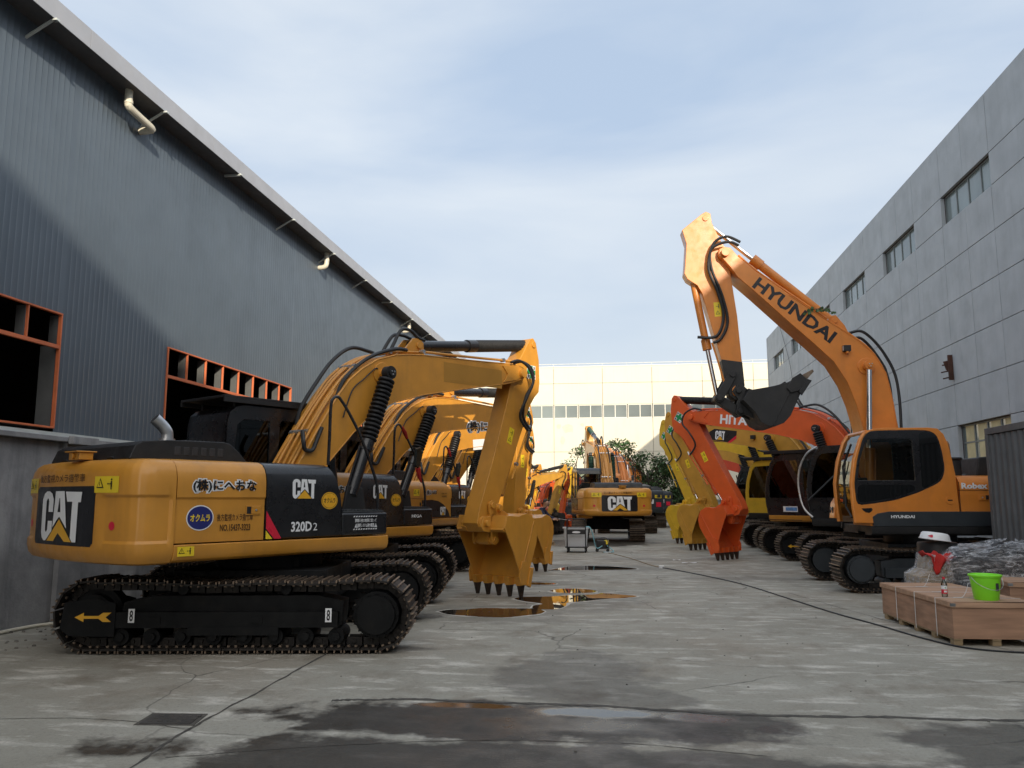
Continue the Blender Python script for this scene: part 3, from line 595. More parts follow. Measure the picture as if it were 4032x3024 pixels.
def off(poly, i0, i1, d):
    """points i0..i1 of a closed outline moved outward by d (clockwise or not is worked out from the area)"""
    n = len(poly); ar = sum(poly[i][0] * poly[(i + 1) % n][1] - poly[(i + 1) % n][0] * poly[i][1] for i in range(n)); sg = 1 if ar > 0 else -1
    out = []
    for i in range(i0, i1 + 1):
        a, b = poly[(i - 1) % n], poly[(i + 1) % n]; t = (b[0] - a[0], b[1] - a[1]); l = math.hypot(*t); out.append((poly[i % n][0] + sg * t[1] / l * d, poly[i % n][1] - sg * t[0] / l * d))
    return out
def side_r(x0, z0, y): return lambda u, v, d=0: (x0 + u, -y - .003 - d, z0 + v)        # seen from the right of the machine
def side_l(x0, z0, y): return lambda u, v, d=0: (x0 - u, y + .003 + d, z0 + v)         # seen from its left

def bellows(mb, a, b, r0, r1, n, m):
    a, b = Vector(a), Vector(b); pts = []; rr = []
    for i in range(n * 4 + 1):
        t = i / (n * 4); ph = i % 4; pts.append(a.lerp(b, t)); rr.append([r0, r1 * .97, r1, r1 * .9][ph])
    mb.tube(pts, rr, 16, m)

def front_gear(root, c):
    """boom, stick, bucket, cylinders and hoses of one machine"""
    F, N_, P_, T_ = c.get('F', F0), c.get('N', N0), c.get('P', P0), c.get('T', T0)
    paint = c['paint']; bk = c.get('bucket_paint', paint); hw = .31; far = c.get('far', 0)
    bt = sim(F0, N0, F, N_); stt = sim(N0, P0, N_, P_); kt = sim(P0, T0, P_, T_)
    boomp = c.get('boom') or [bt(p) for p in BOOM]; stickp = c.get('stick') or [stt(p) for p in STICK]
    # ---- boom
    b = MB(); b.prism(boomp, -hw, hw); boom = b.build('boom', paint, root, bevel=.012)
    b = MB()
    lip = [off(boomp, i, i, -.012)[0] for i in range(len(boomp))]
    for y in (-hw - .004, hw + .004):                                     # welded edge beads along both flanges
        b.tube([(x, y, z) for x, z in lip[3:14]], .009, 6); b.tube([(x, y, z) for x, z in lip[19:]], .009, 6)
    np_ = [N_[0], N_[1]]
    nose = [bt(p) for p in [(4.55, 4.06), (4.70, 3.92), (4.58, 3.76), (4.95, 3.84), (5.14, 3.94), (5.13, 4.05), (4.98, 4.10)]]
    if not c.get('boom'):
        for y in (-1, 1): b.prism(nose, y * hw, y * (hw + .022))
    for y in (-1, 1): b.cyl((np_[0], y * hw, np_[1]), (np_[0], y * (hw + .09), np_[1]), .085, n=20)
    b.build('nose_plate', paint, boom, bevel=.006)
    # stick cylinder and its lug
    ca = c.get('sc_a') or bt((2.64, 4.165)); cs = c.get('sc_b') or stt((5.67, 4.62))
    b = MB(); lug = c.get('lug') or [bt(p) for p in [(2.05, 3.92), (2.30, 4.03), (2.52, 4.27), (2.66, 4.29), (2.75, 4.22), (2.78, 3.98)]]
    for y in (-.13, .09): b.prism(lug, y, y + .04)
    b.cyl((ca[0], -.16, ca[1]), (ca[0], .16, ca[1]), .055); b.build('lug', paint, boom, bevel=.006)
    A = Vector((ca[0], 0, ca[1])); B = Vector((cs[0], 0, cs[1])); d = (B - A).normalized()
    sty = c.get('cyl', 'boot'); cm = c.get('cyl_paint', 'black_paint'); L_ = (B - A).length
    b = MB(); b.cyl(A, A + d * (L_ * c.get('barrel', .5)), .092, n=22); b.cyl(A + d * (L_ * (c.get('barrel', .5) - .07)), A + d * (L_ * c.get('barrel', .5)), .112, n=22); b.cyl(A - d * .07, A + d * .08, .1)
    scy = b.build('stick_cylinder', cm, root)
    b = MB()
    if sty == 'boot': bellows(b, A + d * (L_ * .5), B - d * .03, .088, .112, 34, 0); b.build('rod_boot', c.get('boot', 'rubber'), scy)
    else: b.cyl(A + d * L_ * .4, B, .05, n=18); b.build('rod', 'chrome', scy)
    # boom cylinders
    pin = c.get('bc_pin') or bt((1.69, 3.57)); base = c.get('bc_base', (1.02, 1.75))
    for y in (-.47, .47):
        A = Vector((base[0], y, base[1])); B = Vector((pin[0], y, pin[1])); d = (B - A).normalized(); L_ = (B - A).length
        kk = c.get('bb', .43)
        b = MB(); b.cyl(A, A + d * (L_ * kk), .085, n=20); b.cyl(A + d * (L_ * (kk - .08)), A + d * (L_ * kk), .105, n=20)
        b.tube([A + d * .1 + Vector((-.1, 0, .02)), A + d * (L_ * kk - .12) + Vector((-.11, 0, .02)), A + d * (L_ * kk - .05)], .018, 6)
        o = b.build('boom_cylinder', cm if sty == 'boot' else c.get('rodend', cm), root)
        b = MB()
        if sty == 'boot': bellows(b, A + d * (L_ * kk), B - d * .1, .078, .128, 15, 0); b.build('rod_boot', c.get('boot', 'rubber'), o)
        else: b.cyl(A + d * L_ * .3, B - d * .05, .052, n=18); b.build('rod', 'chrome', o)
        b = MB(); b.cyl(B + Vector((0, -.06, 0)), B + Vector((0, .06, 0)), .10, n=20); b.cyl(B + Vector((0, -.09, 0)) if y < 0 else B + Vector((0, .06, 0)), B + Vector((0, -.06, 0)) if y < 0 else B + Vector((0, .09, 0)), .06, n=14)
        for k in range(3):
            a = 2.1 * k + .5; yy = -.095 if y < 0 else .095; b.cyl(B + Vector((.03 * math.cos(a), yy * .9, .03 * math.sin(a))), B + Vector((.03 * math.cos(a), yy * 1.07, .03 * math.sin(a))), .012, n=8, m=1)
        b.build('pin', ['black_matt' if sty == 'boot' else paint, 'silver'], o)
    b = MB(); b.cyl((pin[0], -.42, pin[1]), (pin[0], .42, pin[1]), .07, n=18)
    for y in (-1, 1): b.cyl((pin[0], y * .3, pin[1]), (pin[0], y * .335, pin[1]), .17, n=26)
    b.build('boss', paint, boom, bevel=.008)
    # ---- stick
    sw = .165; b = MB(); b.prism(stickp, -sw, sw); stick = b.build('stick', paint, root, bevel=.01)
    b = MB()
    for y in (-1, 1): b.cyl((N_[0], y * sw, N_[1]), (N_[0], y * (hw - .01), N_[1]), .13, n=22)
    b.cyl((cs[0], -.19, cs[1]), (cs[0], .19, cs[1]), .06)
    b.cyl((P_[0], -.2, P_[1]), (P_[0], .2, P_[1]), .12, n=20); b.build('boss', paint, stick, bevel=.006)
    if c.get('stick_black'):
        b = MB(); b.prism(c['stick_black'], -sw - .008, sw + .008); b.build('stick_guard', 'black_matt', stick, bevel=.01)
    if c.get('boom_lamp'):
        x, z = c['boom_lamp']; b = MB()
        for y in (-1, 1): b.cyl((x, y * hw, z - .08), (x, y * (hw + .1), z - .08), .025, n=8); b.box(x - .07, x + .07, y * (hw + .06) - .05, y * (hw + .06) + .05, z - .06, z + .06, 1); b.box(x + .07, x + .076, y * (hw + .06) - .04, y * (hw + .06) + .04, z - .05, z + .05, 2)
        b.build('work_lamp', [paint, 'black_matt', 'lamp_glass'], boom, bevel=.006)
    # ---- bucket linkage
    spv = stt((4.40, 1.58)); Q = kt((4.55, 1.53)); K = c.get('K') or circ(spv, .60, Q, .55, c.get('kside', -1))
    b = MB()
    def arm(a, e, y0, y1, r):
        a, e = Vector((a[0], 0, a[1])), Vector((e[0], 0, e[1])); t = (e - a).normalized(); nn = Vector((-t.z, 0, t.x)); pts = []
        for k in range(9): th = math.pi / 2 + math.pi * k / 8; pts.append(a + (t * math.cos(th) + nn * math.sin(th)) * r)
        for k in range(9): th = -math.pi / 2 + math.pi * k / 8; pts.append(e + (t * math.cos(th) + nn * math.sin(th)) * r)
        b.prism([(p.x, p.z) for p in pts], y0, y1)
    for y in (-1, 1): arm(K, spv, y * .19, y * .235, .085)
    arm(K, Q, -.13, .13, .085)
    for p in (K, spv): b.cyl((p[0], -.265, p[1]), (p[0], .265, p[1]), .06, n=18)
    b.build('bucket_link', c.get('link_paint', bk), root, bevel=.008)
    ba = c.get('kc_a') or stt((5.76, 3.80)); A = Vector((ba[0], 0, ba[1])); B = Vector((K[0], 0, K[1])); d = (B - A).normalized(); L_ = (B - A).length
    b = MB(); kb = c.get('kb', .72); b.cyl(A - d * .05, A + d * L_ * kb, .075, n=20); b.cyl(A + d * L_ * (kb - .08), A + d * L_ * kb, .095, n=20); kc = b.build('bucket_cylinder', c.get('kc_paint', paint), root)
    b = MB(); b.cyl(A + d * L_ * .5, B, .045, n=16); b.build('rod', 'chrome', kc)
    # ---- bucket
    bw = c.get('bw', .56); kp = [kt(p) for p in BUCKET]; lip_in = kt((4.75, .24)); edge = [kt(p) for p in [(4.74, .45), (4.58, .78), (4.42, 1.05)]]
    b = MB(); sidep = kp + [lip_in] + edge
    for y in (-1, 1): b.prism(sidep, y * bw, y * (bw - .028))
    inner = [kt(p) for p in [(4.38, 1.19), (4.44, 1.36), (4.60, 1.36), (4.76, 1.35), (4.86, 1.37), (4.95, 1.39), (5.07, 1.34), (5.155, 1.24), (5.2, 1.11), (5.18, .95), (5.09, .74), (4.97, .47), (4.88, .21)]]
    b.prism(kp + inner[::-1], -bw + .028, bw - .028)
    for y in (-1, 1):
        b.prism([kt(p) for p in [(4.99, .42), (4.96, .2), (4.73, .22), (4.70, .40), (4.78, .62), (4.9, .62)]], y * bw, y * (bw + .035))
        b.prism([kt(p) for p in [(4.98, .5), (5.07, .5), (4.98, .16), (4.90, .2)]], y * bw, y * (bw + .06))
        b.prism([kt(p) for p in [(5.16, 1.3), (5.14, 1.32), (4.86, .62), (4.88, .61)]], y * bw, y * (bw + .012))
    bucket = b.build('bucket', bk, root, bevel=.006)
    b = MB()
    for y in (-.21, .165):
        b.prism([kt(p) for p in [(4.10, 1.22), (4.16, 1.14), (4.32, 1.12), (4.48, 1.22), (4.9, 1.4), (4.66, 1.5), (4.62, 1.60), (4.52, 1.61), (4.44, 1.52), (4.34, 1.40), (4.15, 1.38)]], y - .025, y + .07)
    for p in (P_, Q): b.cyl((p[0], -.3, p[1]), (p[0], .3, p[1]), .055, n=16)
    b.prism([kt(p) for p in [(4.33, 1.2), (4.30, 1.17), (4.38, 1.12), (4.41, 1.2)]], -bw + .03, bw - .03)
    b.build('hinge', bk, bucket, bevel=.008)
    for i in range(5):
        y = -bw + .06 + i * (2 * bw - .12) / 4; b = MB(); base_ = [kt(p) for p in [(4.96, .34), (4.75, .34), (4.775, .2), (4.92, .2)]]; tip = kt(T0); tip2 = kt((T0[0] + .05, T0[1]))
        b.prism(base_, y - .05, y + .05, 0)
        q = [kt(p) for p in [(4.78, .22), (4.91, .22)]]
        b.add([(q[0][0], y - .045, q[0][1]), (q[0][0], y + .045, q[0][1]), (q[1][0], y + .045, q[1][1]), (q[1][0], y - .045, q[1][1]), (tip[0], y - .018, tip[1]), (tip[0], y + .018, tip[1]), (tip2[0], y + .018, tip2[1]), (tip2[0], y - .018, tip2[1])], [(0, 1, 2, 3), (4, 5, 6, 7), (0, 1, 5, 4), (1, 2, 6, 5), (2, 3, 7, 6), (3, 0, 4, 7)], 1)
        b.build('tooth', [bk, c.get('tooth', 'tooth_rust')], bucket, bevel=.004, seg=1)
    # ---- pipes along the back of the boom, clamps, hoses
    n = len(boomp); i0, i1 = c.get('pipe', (22, 31)); back = off(boomp, i0, i1, .05)[::-1]; back = [(back[0][0] - .12, back[0][1] - .2)] + back
    b = MB()
    for k, y in enumerate((-.25, -.17, -.03, .06, .15)):
        pth = [(x + .012 * math.sin(i * 1.3 + k), y + .02 * math.sin(i * .8 + k * 2), z) for i, (x, z) in enumerate(back if k else back[:5])]
        b.curve(pth, .02, 8, 0, 3)
    top = off(boomp, c.get('top', (18, 22))[0], c.get('top', (18, 22))[1], .05)
    for y in (-.27, .22): b.curve([(x, y, z) for x, z in top], .022, 8, 0, 4)
    def at(i): return back[i]
    for i in (2, 6, 8):
        if i < len(back):
            x, z = at(i)
            for k, y in enumerate((-.17, -.03, .06, .15)): b.cyl((x, y - .035, z), (x, y + .035, z), .033, n=8, m=1)
    for i in (1, len(top) - 1): x, z = top[i]; b.cyl((x, -.31, z), (x, -.23, z), .035, n=8, m=1)
    b.build('hydraulic_pipe', [paint, 'silver'], boom)
    def hose(pts, r_): b = MB(); b.curve(pts, r_, 8, 0); b.build('hose', 'hose', boom)
    if not c.get('boom'):
        for y, h in ((-.12, .34), (.05, .25)):
            q = [bt(p) for p in [(2.02, 3.98), (2.10, 4.12), (2.25, 4.12 + h * .7), (2.45, 4.15 + h * .7), (2.62, 4.30), (2.78, 4.27)]]; hose([(x, y, z) for x, z in q], .028)
        q = [bt(p) for p in [(.55, 2.74), (.62, 3.0), (.85, 3.36), (1.15, 3.75), (1.5, 4.0), (1.85, 4.0), (2.0, 3.97)]]; hose([(x, .2, z) for x, z in q], .03)
        q = [bt(p) for p in [(.84, 2.98), (.90, 3.18), (1.02, 3.42), (1.30, 3.68), (1.6, 3.86), (2.0, 4.0), (2.25, 4.02)]]; hose([(x, -.26, z) for x, z in q], .03)
        q = [bt(p) for p in [(.33, 2.62), (.30, 2.46), (.33, 2.36), (.45, 2.36), (.52, 2.5), (.60, 2.68)]]; hose([(x - .03, -.28 if i in (0,) else -.35, z) for i, (x, z) in enumerate(q)], .03)
        q = [bt(p) for p in [(.95, 2.85), (1.1, 3.25), (1.32, 3.45), (1.52, 3.62), (1.58, 3.63)]]; hose([(x, -.34, z) for x, z in q], .01)
        for y, e in ((-.36, 0), (.36, 0), (-.33, .12)):                  # loops past the stick pivot down to the bucket cylinder
            a1 = bt((4.75 + e, 4.14)); q = [a1, bt((5.0 + e, 4.2)), stt((5.28 + e, 4.10)), stt((5.40 + e * .4, 3.85)), stt((5.22, 3.55)), stt((5.15 + e, 3.2)), stt((5.38 + e, 2.95))]
            hose([(x, y if i < 5 else y * .7, z) for i, (x, z) in enumerate(q)], .026)
    else:
        for pts in c['hoses']: hose(pts, .03)
    b = MB()
    if not c.get('boom'):
        q = [stt(p) for p in [(5.38, 2.95), (5.05, 2.32), (4.93, 2.05)]]
        for y in (-.2, .2): b.curve([(x + .05, y, z) for x, z in q], .02, 8, 0, 3); x, z = q[1]; b.cyl((x + .05, y - .03, z), (x + .05, y + .03, z), .035, n=8, m=1); b.cyl((q[0][0] + .05, y - .01, q[0][1]), (q[0][0] + .1, y - .01, q[0][1] + .1), .03, n=8, m=1)
    else:
        for pts in c['stick_pipes']: b.curve(pts, .02, 8, 0, 3)
    b.build('hydraulic_pipe', [paint, 'silver'], stick)
    # ---- stickers on boom and stick
    b = MB(); mats = ['white_decal', 'green', 'black_decal', 'decal_yellow', 'cat_tri', 'decal_red', 'navy', 'faded_patch']
    for sd, yy in (('r', sw), ('l', sw)):
        pl = side_r(0, 0, sw) if sd == 'r' else side_l(0, 0, sw); sg = 1 if sd == 'r' else -1
        if c.get('safety'):
            x, z = stt((5.60, 4.08)); safety(b, pl, sg * x, z, .13, c.get('safe_ang', 0) * sg, 0, 1, 2)
        x, z = stt((4.98, 2.85)); 
        if c.get('caution', 1): 
            ang = math.atan2(N_[1] - P_[1], N_[0] - P_[0]) - math.pi / 2
            def pl2(u, v, d=0, x=x, z=z, ang=ang): return pl(sg * x + u * math.cos(sg * ang) - v * math.sin(sg * ang), z + u * math.sin(sg * ang) + v * math.cos(sg * ang), d)
            warn(b, pl2, -.07, -.17, .14, .3, 3, 2, True)
    pr, plf = side_r(0, 0, hw), side_l(0, 0, hw)
    for t in c.get('boom_text', []):
        (u0, v0), (u1, v1), h, txt, mm, offv, sd = t; pl = pr if sd == 'r' else plf; s = 1 if sd == 'r' else -1
        a = Vector((s * u0, v0)); e = Vector((s * u1, v1)); ex = (e - a).normalized(); ey = Vector((-ex.y, ex.x)); ln = (e - a).length
        def pt(u, v, d=0): q = a + ex * u + ey * v; return pl(q.x, q.y, d)
        if txt == NIHE: outlined(b, txt, pt, 0, ln, 0, h, 0, 2)
        elif txt == 'patch':
            b.poly(rect(0, ln, 0, h), pt, 7); b.poly(rect(.1, ln * .8, .04, h - .04), lift(pt, .002), 7)
        elif txt == 'white': b.poly(rect(0, ln, 0, h), pt, 0)
        elif txt == 'catplate':
            b.poly([(0, h * .2), (.12, h * .72), (.3, h * .95), (ln, h * .9), (ln, h * .6), (ln * .73, 0), (ln * .2, 0)], pt, 2); b.poly([(ln, h * .6), (ln, h * .35), (ln * .8, -.02), (ln * .7, -.02)], lift(pt, .002), 5)
            logo(b, lift(pt, .004), ln * .3, h * .16, h * .66, 0, 4)
        else: b.text(txt, pt, 0, ln, 0, h, mm, offv)
    if b.f: b.build('decal', mats, boom, smooth_a=0)
    return boom, stick, bucket
# ---------------------------------------------------------------- cab
def polar_ring(outer, inner):
    cx = sum(p[0] for p in inner) / len(inner); cz = sum(p[1] for p in inner) / len(inner)
    def hit(poly, a):
        d = (math.cos(a), math.sin(a)); best = None; n = len(poly)
        for i in range(n):
            ax, az = poly[i][0] - cx, poly[i][1] - cz; bx, bz = poly[(i + 1) % n][0] - cx, poly[(i + 1) % n][1] - cz; ex, ez = bx - ax, bz - az
            den = d[0] * ez - d[1] * ex
            if abs(den) < 1e-12: continue
            t = (ax * ez - az * ex) / den; u = (ax * d[1] - az * d[0]) / den
            if t > 0 and -1e-6 <= u <= 1 + 1e-6 and (best is None or t > best): best = t
        best = best or .01
        return (cx + d[0] * best, cz + d[1] * best)
    an = sorted({round(math.atan2(p[1] - cz, p[0] - cx), 4) for p in list(outer) + list(inner)} | {round(-math.pi + 2 * math.pi * k / 40, 4) for k in range(40)})
    return [hit(outer, a) for a in an], [hit(inner, a) for a in an]
def ring_panel(mb, outer, inner, y0, y1, m=0):
    o, i = polar_ring(outer, inner); n = len(o); vs = []; fs = []
    for y in (y0, y1): vs += [(x, y, z) for x, z in o] + [(x, y, z) for x, z in i]
    for k in range(n):
        k2 = (k + 1) % n
        fs += [(k, k2, n + k2, n + k), (2 * n + k, 3 * n + k, 3 * n + k2, 2 * n + k2), (k, 2 * n + k, 2 * n + k2, k2), (n + k, n + k2, 3 * n + k2, 3 * n + k)]
    mb.add(vs, fs, m)
def rounded(poly, sub=3, r=.09):
    out = []; n = len(poly)
    for i in range(n):
        p, q, t = (Vector((poly[k % n][0], poly[k % n][1])) for k in (i - 1, i, i + 1)); a = q + (p - q).normalized() * min(r, (p - q).length * .45); b_ = q + (t - q).normalized() * min(r, (t - q).length * .45)
        for k in range(sub): u = k / (sub - 1); out.append(tuple(a * (1 - u) ** 2 + q * 2 * u * (1 - u) + b_ * u * u))
    return out
def shell(mb, pts, y0, y1, t, m=0):
    """an open strip of plate following pts, thickened inwards"""
    vs = []; k = len(pts)
    for i, (x, z) in enumerate(pts):
        a, b = pts[max(i - 1, 0)], pts[min(i + 1, k - 1)]; tx, tz = b[0] - a[0], b[1] - a[1]; l = math.hypot(tx, tz); nx, nz = -tz / l * t, tx / l * t
        vs += [(x, y0, z), (x, y1, z), (x + nx, y1, z + nz), (x + nx, y0, z + nz)]
    fs = [(0, 1, 2, 3), tuple(range(4 * k - 4, 4 * k))]
    for i in range(k - 1):
        for j in range(4): fs.append((4 * i + j, 4 * i + (j + 1) % 4, 4 * i + 4 + (j + 1) % 4, 4 * i + 4 + j))
    mb.add(vs, fs, m)
CAB_FRONT = [(1.36, 1.22), (1.43, 1.6), (1.44, 1.9), (1.38, 2.3), (1.24, 2.72), (1.12, 2.88)]
CAB_ROOF = [(1.12, 2.88), (1.02, 2.94), (.85, 2.97), (-.2, 2.97), (-.33, 2.94), (-.42, 2.86), (-.45, 2.72), (-.47, 1.22)]
CAB_WIN = [(1.33, 1.72), (1.33, 1.95), (1.28, 2.3), (1.16, 2.64), (1.04, 2.78), (.42, 2.8), (.38, 2.76), (.36, 1.72)]
CAB_WIN2 = [(.22, 1.72), (.22, 2.78), (-.2, 2.78), (-.3, 2.7), (-.33, 2.4), (-.33, 1.9), (-.25, 1.72)]
def cab(root, c):
    body = c['cab_paint']; g = c.get('cab_glass', 'dark_glass'); y0, y1 = .36, 1.36
    fr, rf = c.get('cab_front', CAB_FRONT), c.get('cab_roof', CAB_ROOF); out = fr + rf[1:]
    b = MB()
    if c.get('rear_open'):
        shell(b, rf[:-1] , y0, y1, .05, 0); zt, zb = 2.72, 1.98; xa = rf[-1][0]; b.box(xa, xa + .05, y0, y1, 1.22, zb, 0); b.box(xa, xa + .05, y0, y0 + .1, zb, zt, 0); b.box(xa, xa + .05, y1 - .1, y1, zb, zt, 0)
    else: shell(b, rf, y0, y1, .05, 0)
    W = c.get('cab_win', CAB_WIN); W2 = CAB_WIN2
    if 'door_area' in c:
        A = rounded(c['door_area'])
        ring_panel(b, out, A, y1 - .045, y1 + .004, 0); ring_panel(b, out, A, y0 - .004, y0 + .045, 0); ring_panel(b, A, W, y0, y0 + .03, 1)
    else:
        sp = .29; o1 = [p for p in out if p[0] >= sp]; o1 = fr + [p for p in rf[1:] if p[0] > sp] + [(sp, 2.97), (sp, 1.22)]
        o2 = [(sp, 1.22), (sp, 2.97)] + [p for p in rf if p[0] < sp]
        for yy in ((y1 - .045, y1 + .004), (y0 - .004, y0 + .045)): ring_panel(b, o1, W, *yy); ring_panel(b, o2, W2, *yy)
    for y in (y0 + .035, y1 - .035): b.tube([(x, y, z) for x, z in fr], .042, 8)
    b.box(-.4, 1.34, y0 + .02, y1 - .02, 1.2, 1.26)
    x, z = fr[-1]; b.tube([(x - .02, y0 + .03, z), (x - .02, y1 - .03, z)], .045, 8)
    b.box(1.28, 1.40, y0 + .04, y1 - .04, 1.2, 1.28)
    cb = b.build('cab', [body, 'black_paint'], root, bevel=.01)
    if 'door_area' in c:
        b = MB(); A = rounded(c['door_area'])
        ring_panel(b, A, W, y1 - .03, y1 + .010, 0)
        d = b.build('door', 'black_paint', cb, bevel=.006)
        for pg in c['dark_panes']: b = MB(); b.add([(x, y1 + .013, z) for x, z in rounded(pg, 4)], [tuple(range(4 * len(pg)))]); b.build('side_window', 'gloss_black', cb, smooth_a=0)
        b = MB(); x0, z0, x1, z1 = c['handle']
        h_ = [(x0, z1 - .01), (x0 - .03, z1 - .05), (x0 - .07, z0 + .01), (x0 - .12, z0), (x1 + .06, z0), (x1 + .015, z0 + .035), (x1, z1 - .03), (x1 + .02, z1)]; b.add([(x, y1 + .006, z) for x, z in h_], [tuple(range(len(h_)))], 0)
        b.build('handle', 'black_paint', cb, smooth_a=0)
    for ww in ([W] if 'door_area' in c else [W, W2]):
        for y in (y1 - .02, y0 + .02): b = MB(); b.add([(x, y, z) for x, z in ww], [tuple(range(len(ww)))]); b.build('side_window', g, cb, smooth_a=0)
    b = MB(); b.grid([[(x - .015, y0 + .05, z), (x - .015, y1 - .05, z)] for x, z in fr]); b.build('windscreen', c.get('screen', g), cb)
    b = MB(); xr = rf[-1][0]; xr2 = rf[-2][0]
    zt = c.get('rear_top', 2.76); zb = c.get('rear_bot', 2.12); e = .006
    def rx(z): return xr + (xr2 - xr) * (z - rf[-1][1]) / (rf[-2][1] - rf[-1][1]) - e
    b.add([(rx(z), y, z) for y, z in [(y0 + .16, zb), (y0 + .1, zb + .06), (y0 + .1, zt - .06), (y0 + .16, zt), (y1 - .16, zt), (y1 - .1, zt - .06), (y1 - .1, zb + .06), (y1 - .16, zb)]], [tuple(range(8))])
    b.build('rear_window', c.get('rear_glass', 'black_paint'), cb, smooth_a=0)
    b = MB(); b.tube([(fr[2][0] + .012, y0 + .5, fr[1][1]), (fr[3][0] + .02, y0 + .55, fr[3][1])], .012, 6); b.tube([(fr[3][0] + .03, y1 - .06, fr[-2][1] - .08), (fr[2][0] + .05, y1 - .3, fr[2][1] + .3), (fr[1][0] + .05, y1 - .28, fr[1][1] - .05), (fr[0][0] + .06, y1 - .05, fr[0][1] + .1)], .022, 8)
    b.build('wiper', 'black_matt', cb)
    b = MB(); b.box(.1, .62, .62, 1.1, 1.55, 1.72); b.prism([(.05, 1.68), (.2, 1.68), (.12, 2.36), (-.02, 2.36)], .64, 1.08); b.prism([(-.02, 2.38), (.1, 2.38), (.07, 2.62), (-.03, 2.62)], .74, .98)
    b.box(.15, .85, .42, .58, 1.3, 1.86); b.box(.15, .85, 1.14, 1.28, 1.3, 1.86); b.tube([(.78, .5, 1.86), (.82, .5, 2.05)], .02, 6); b.tube([(.78, 1.2, 1.86), (.82, 1.2, 2.05)], .02, 6); b.box(1.15, 1.28, .42, .6, 1.3, 2.1)
    b.build('seat', 'seat', cb, bevel=.03)
    if c.get('guard'):
        b = MB(); b.box(-.55, 1.42, y0 - .06, y1 + .06, 3.05, 3.085); b.box(-.55, 1.42, y0 - .06, y0 - .03, 2.99, 3.05); b.box(-.55, 1.42, y1 + .03, y1 + .06, 2.99, 3.05)
        b.prism([(1.42, 3.05), (1.42, 3.085), (1.62, 3.14), (1.62, 3.10)], y0 - .06, y1 + .06)
        for x in (-.3, .9):
            for y in (y0 + .1, y1 - .1): b.cyl((x, y, 2.95), (x, y, 3.06), .02, n=8)
        b.build('roof_guard', 'black_matt', cb, bevel=.005)
    return cb

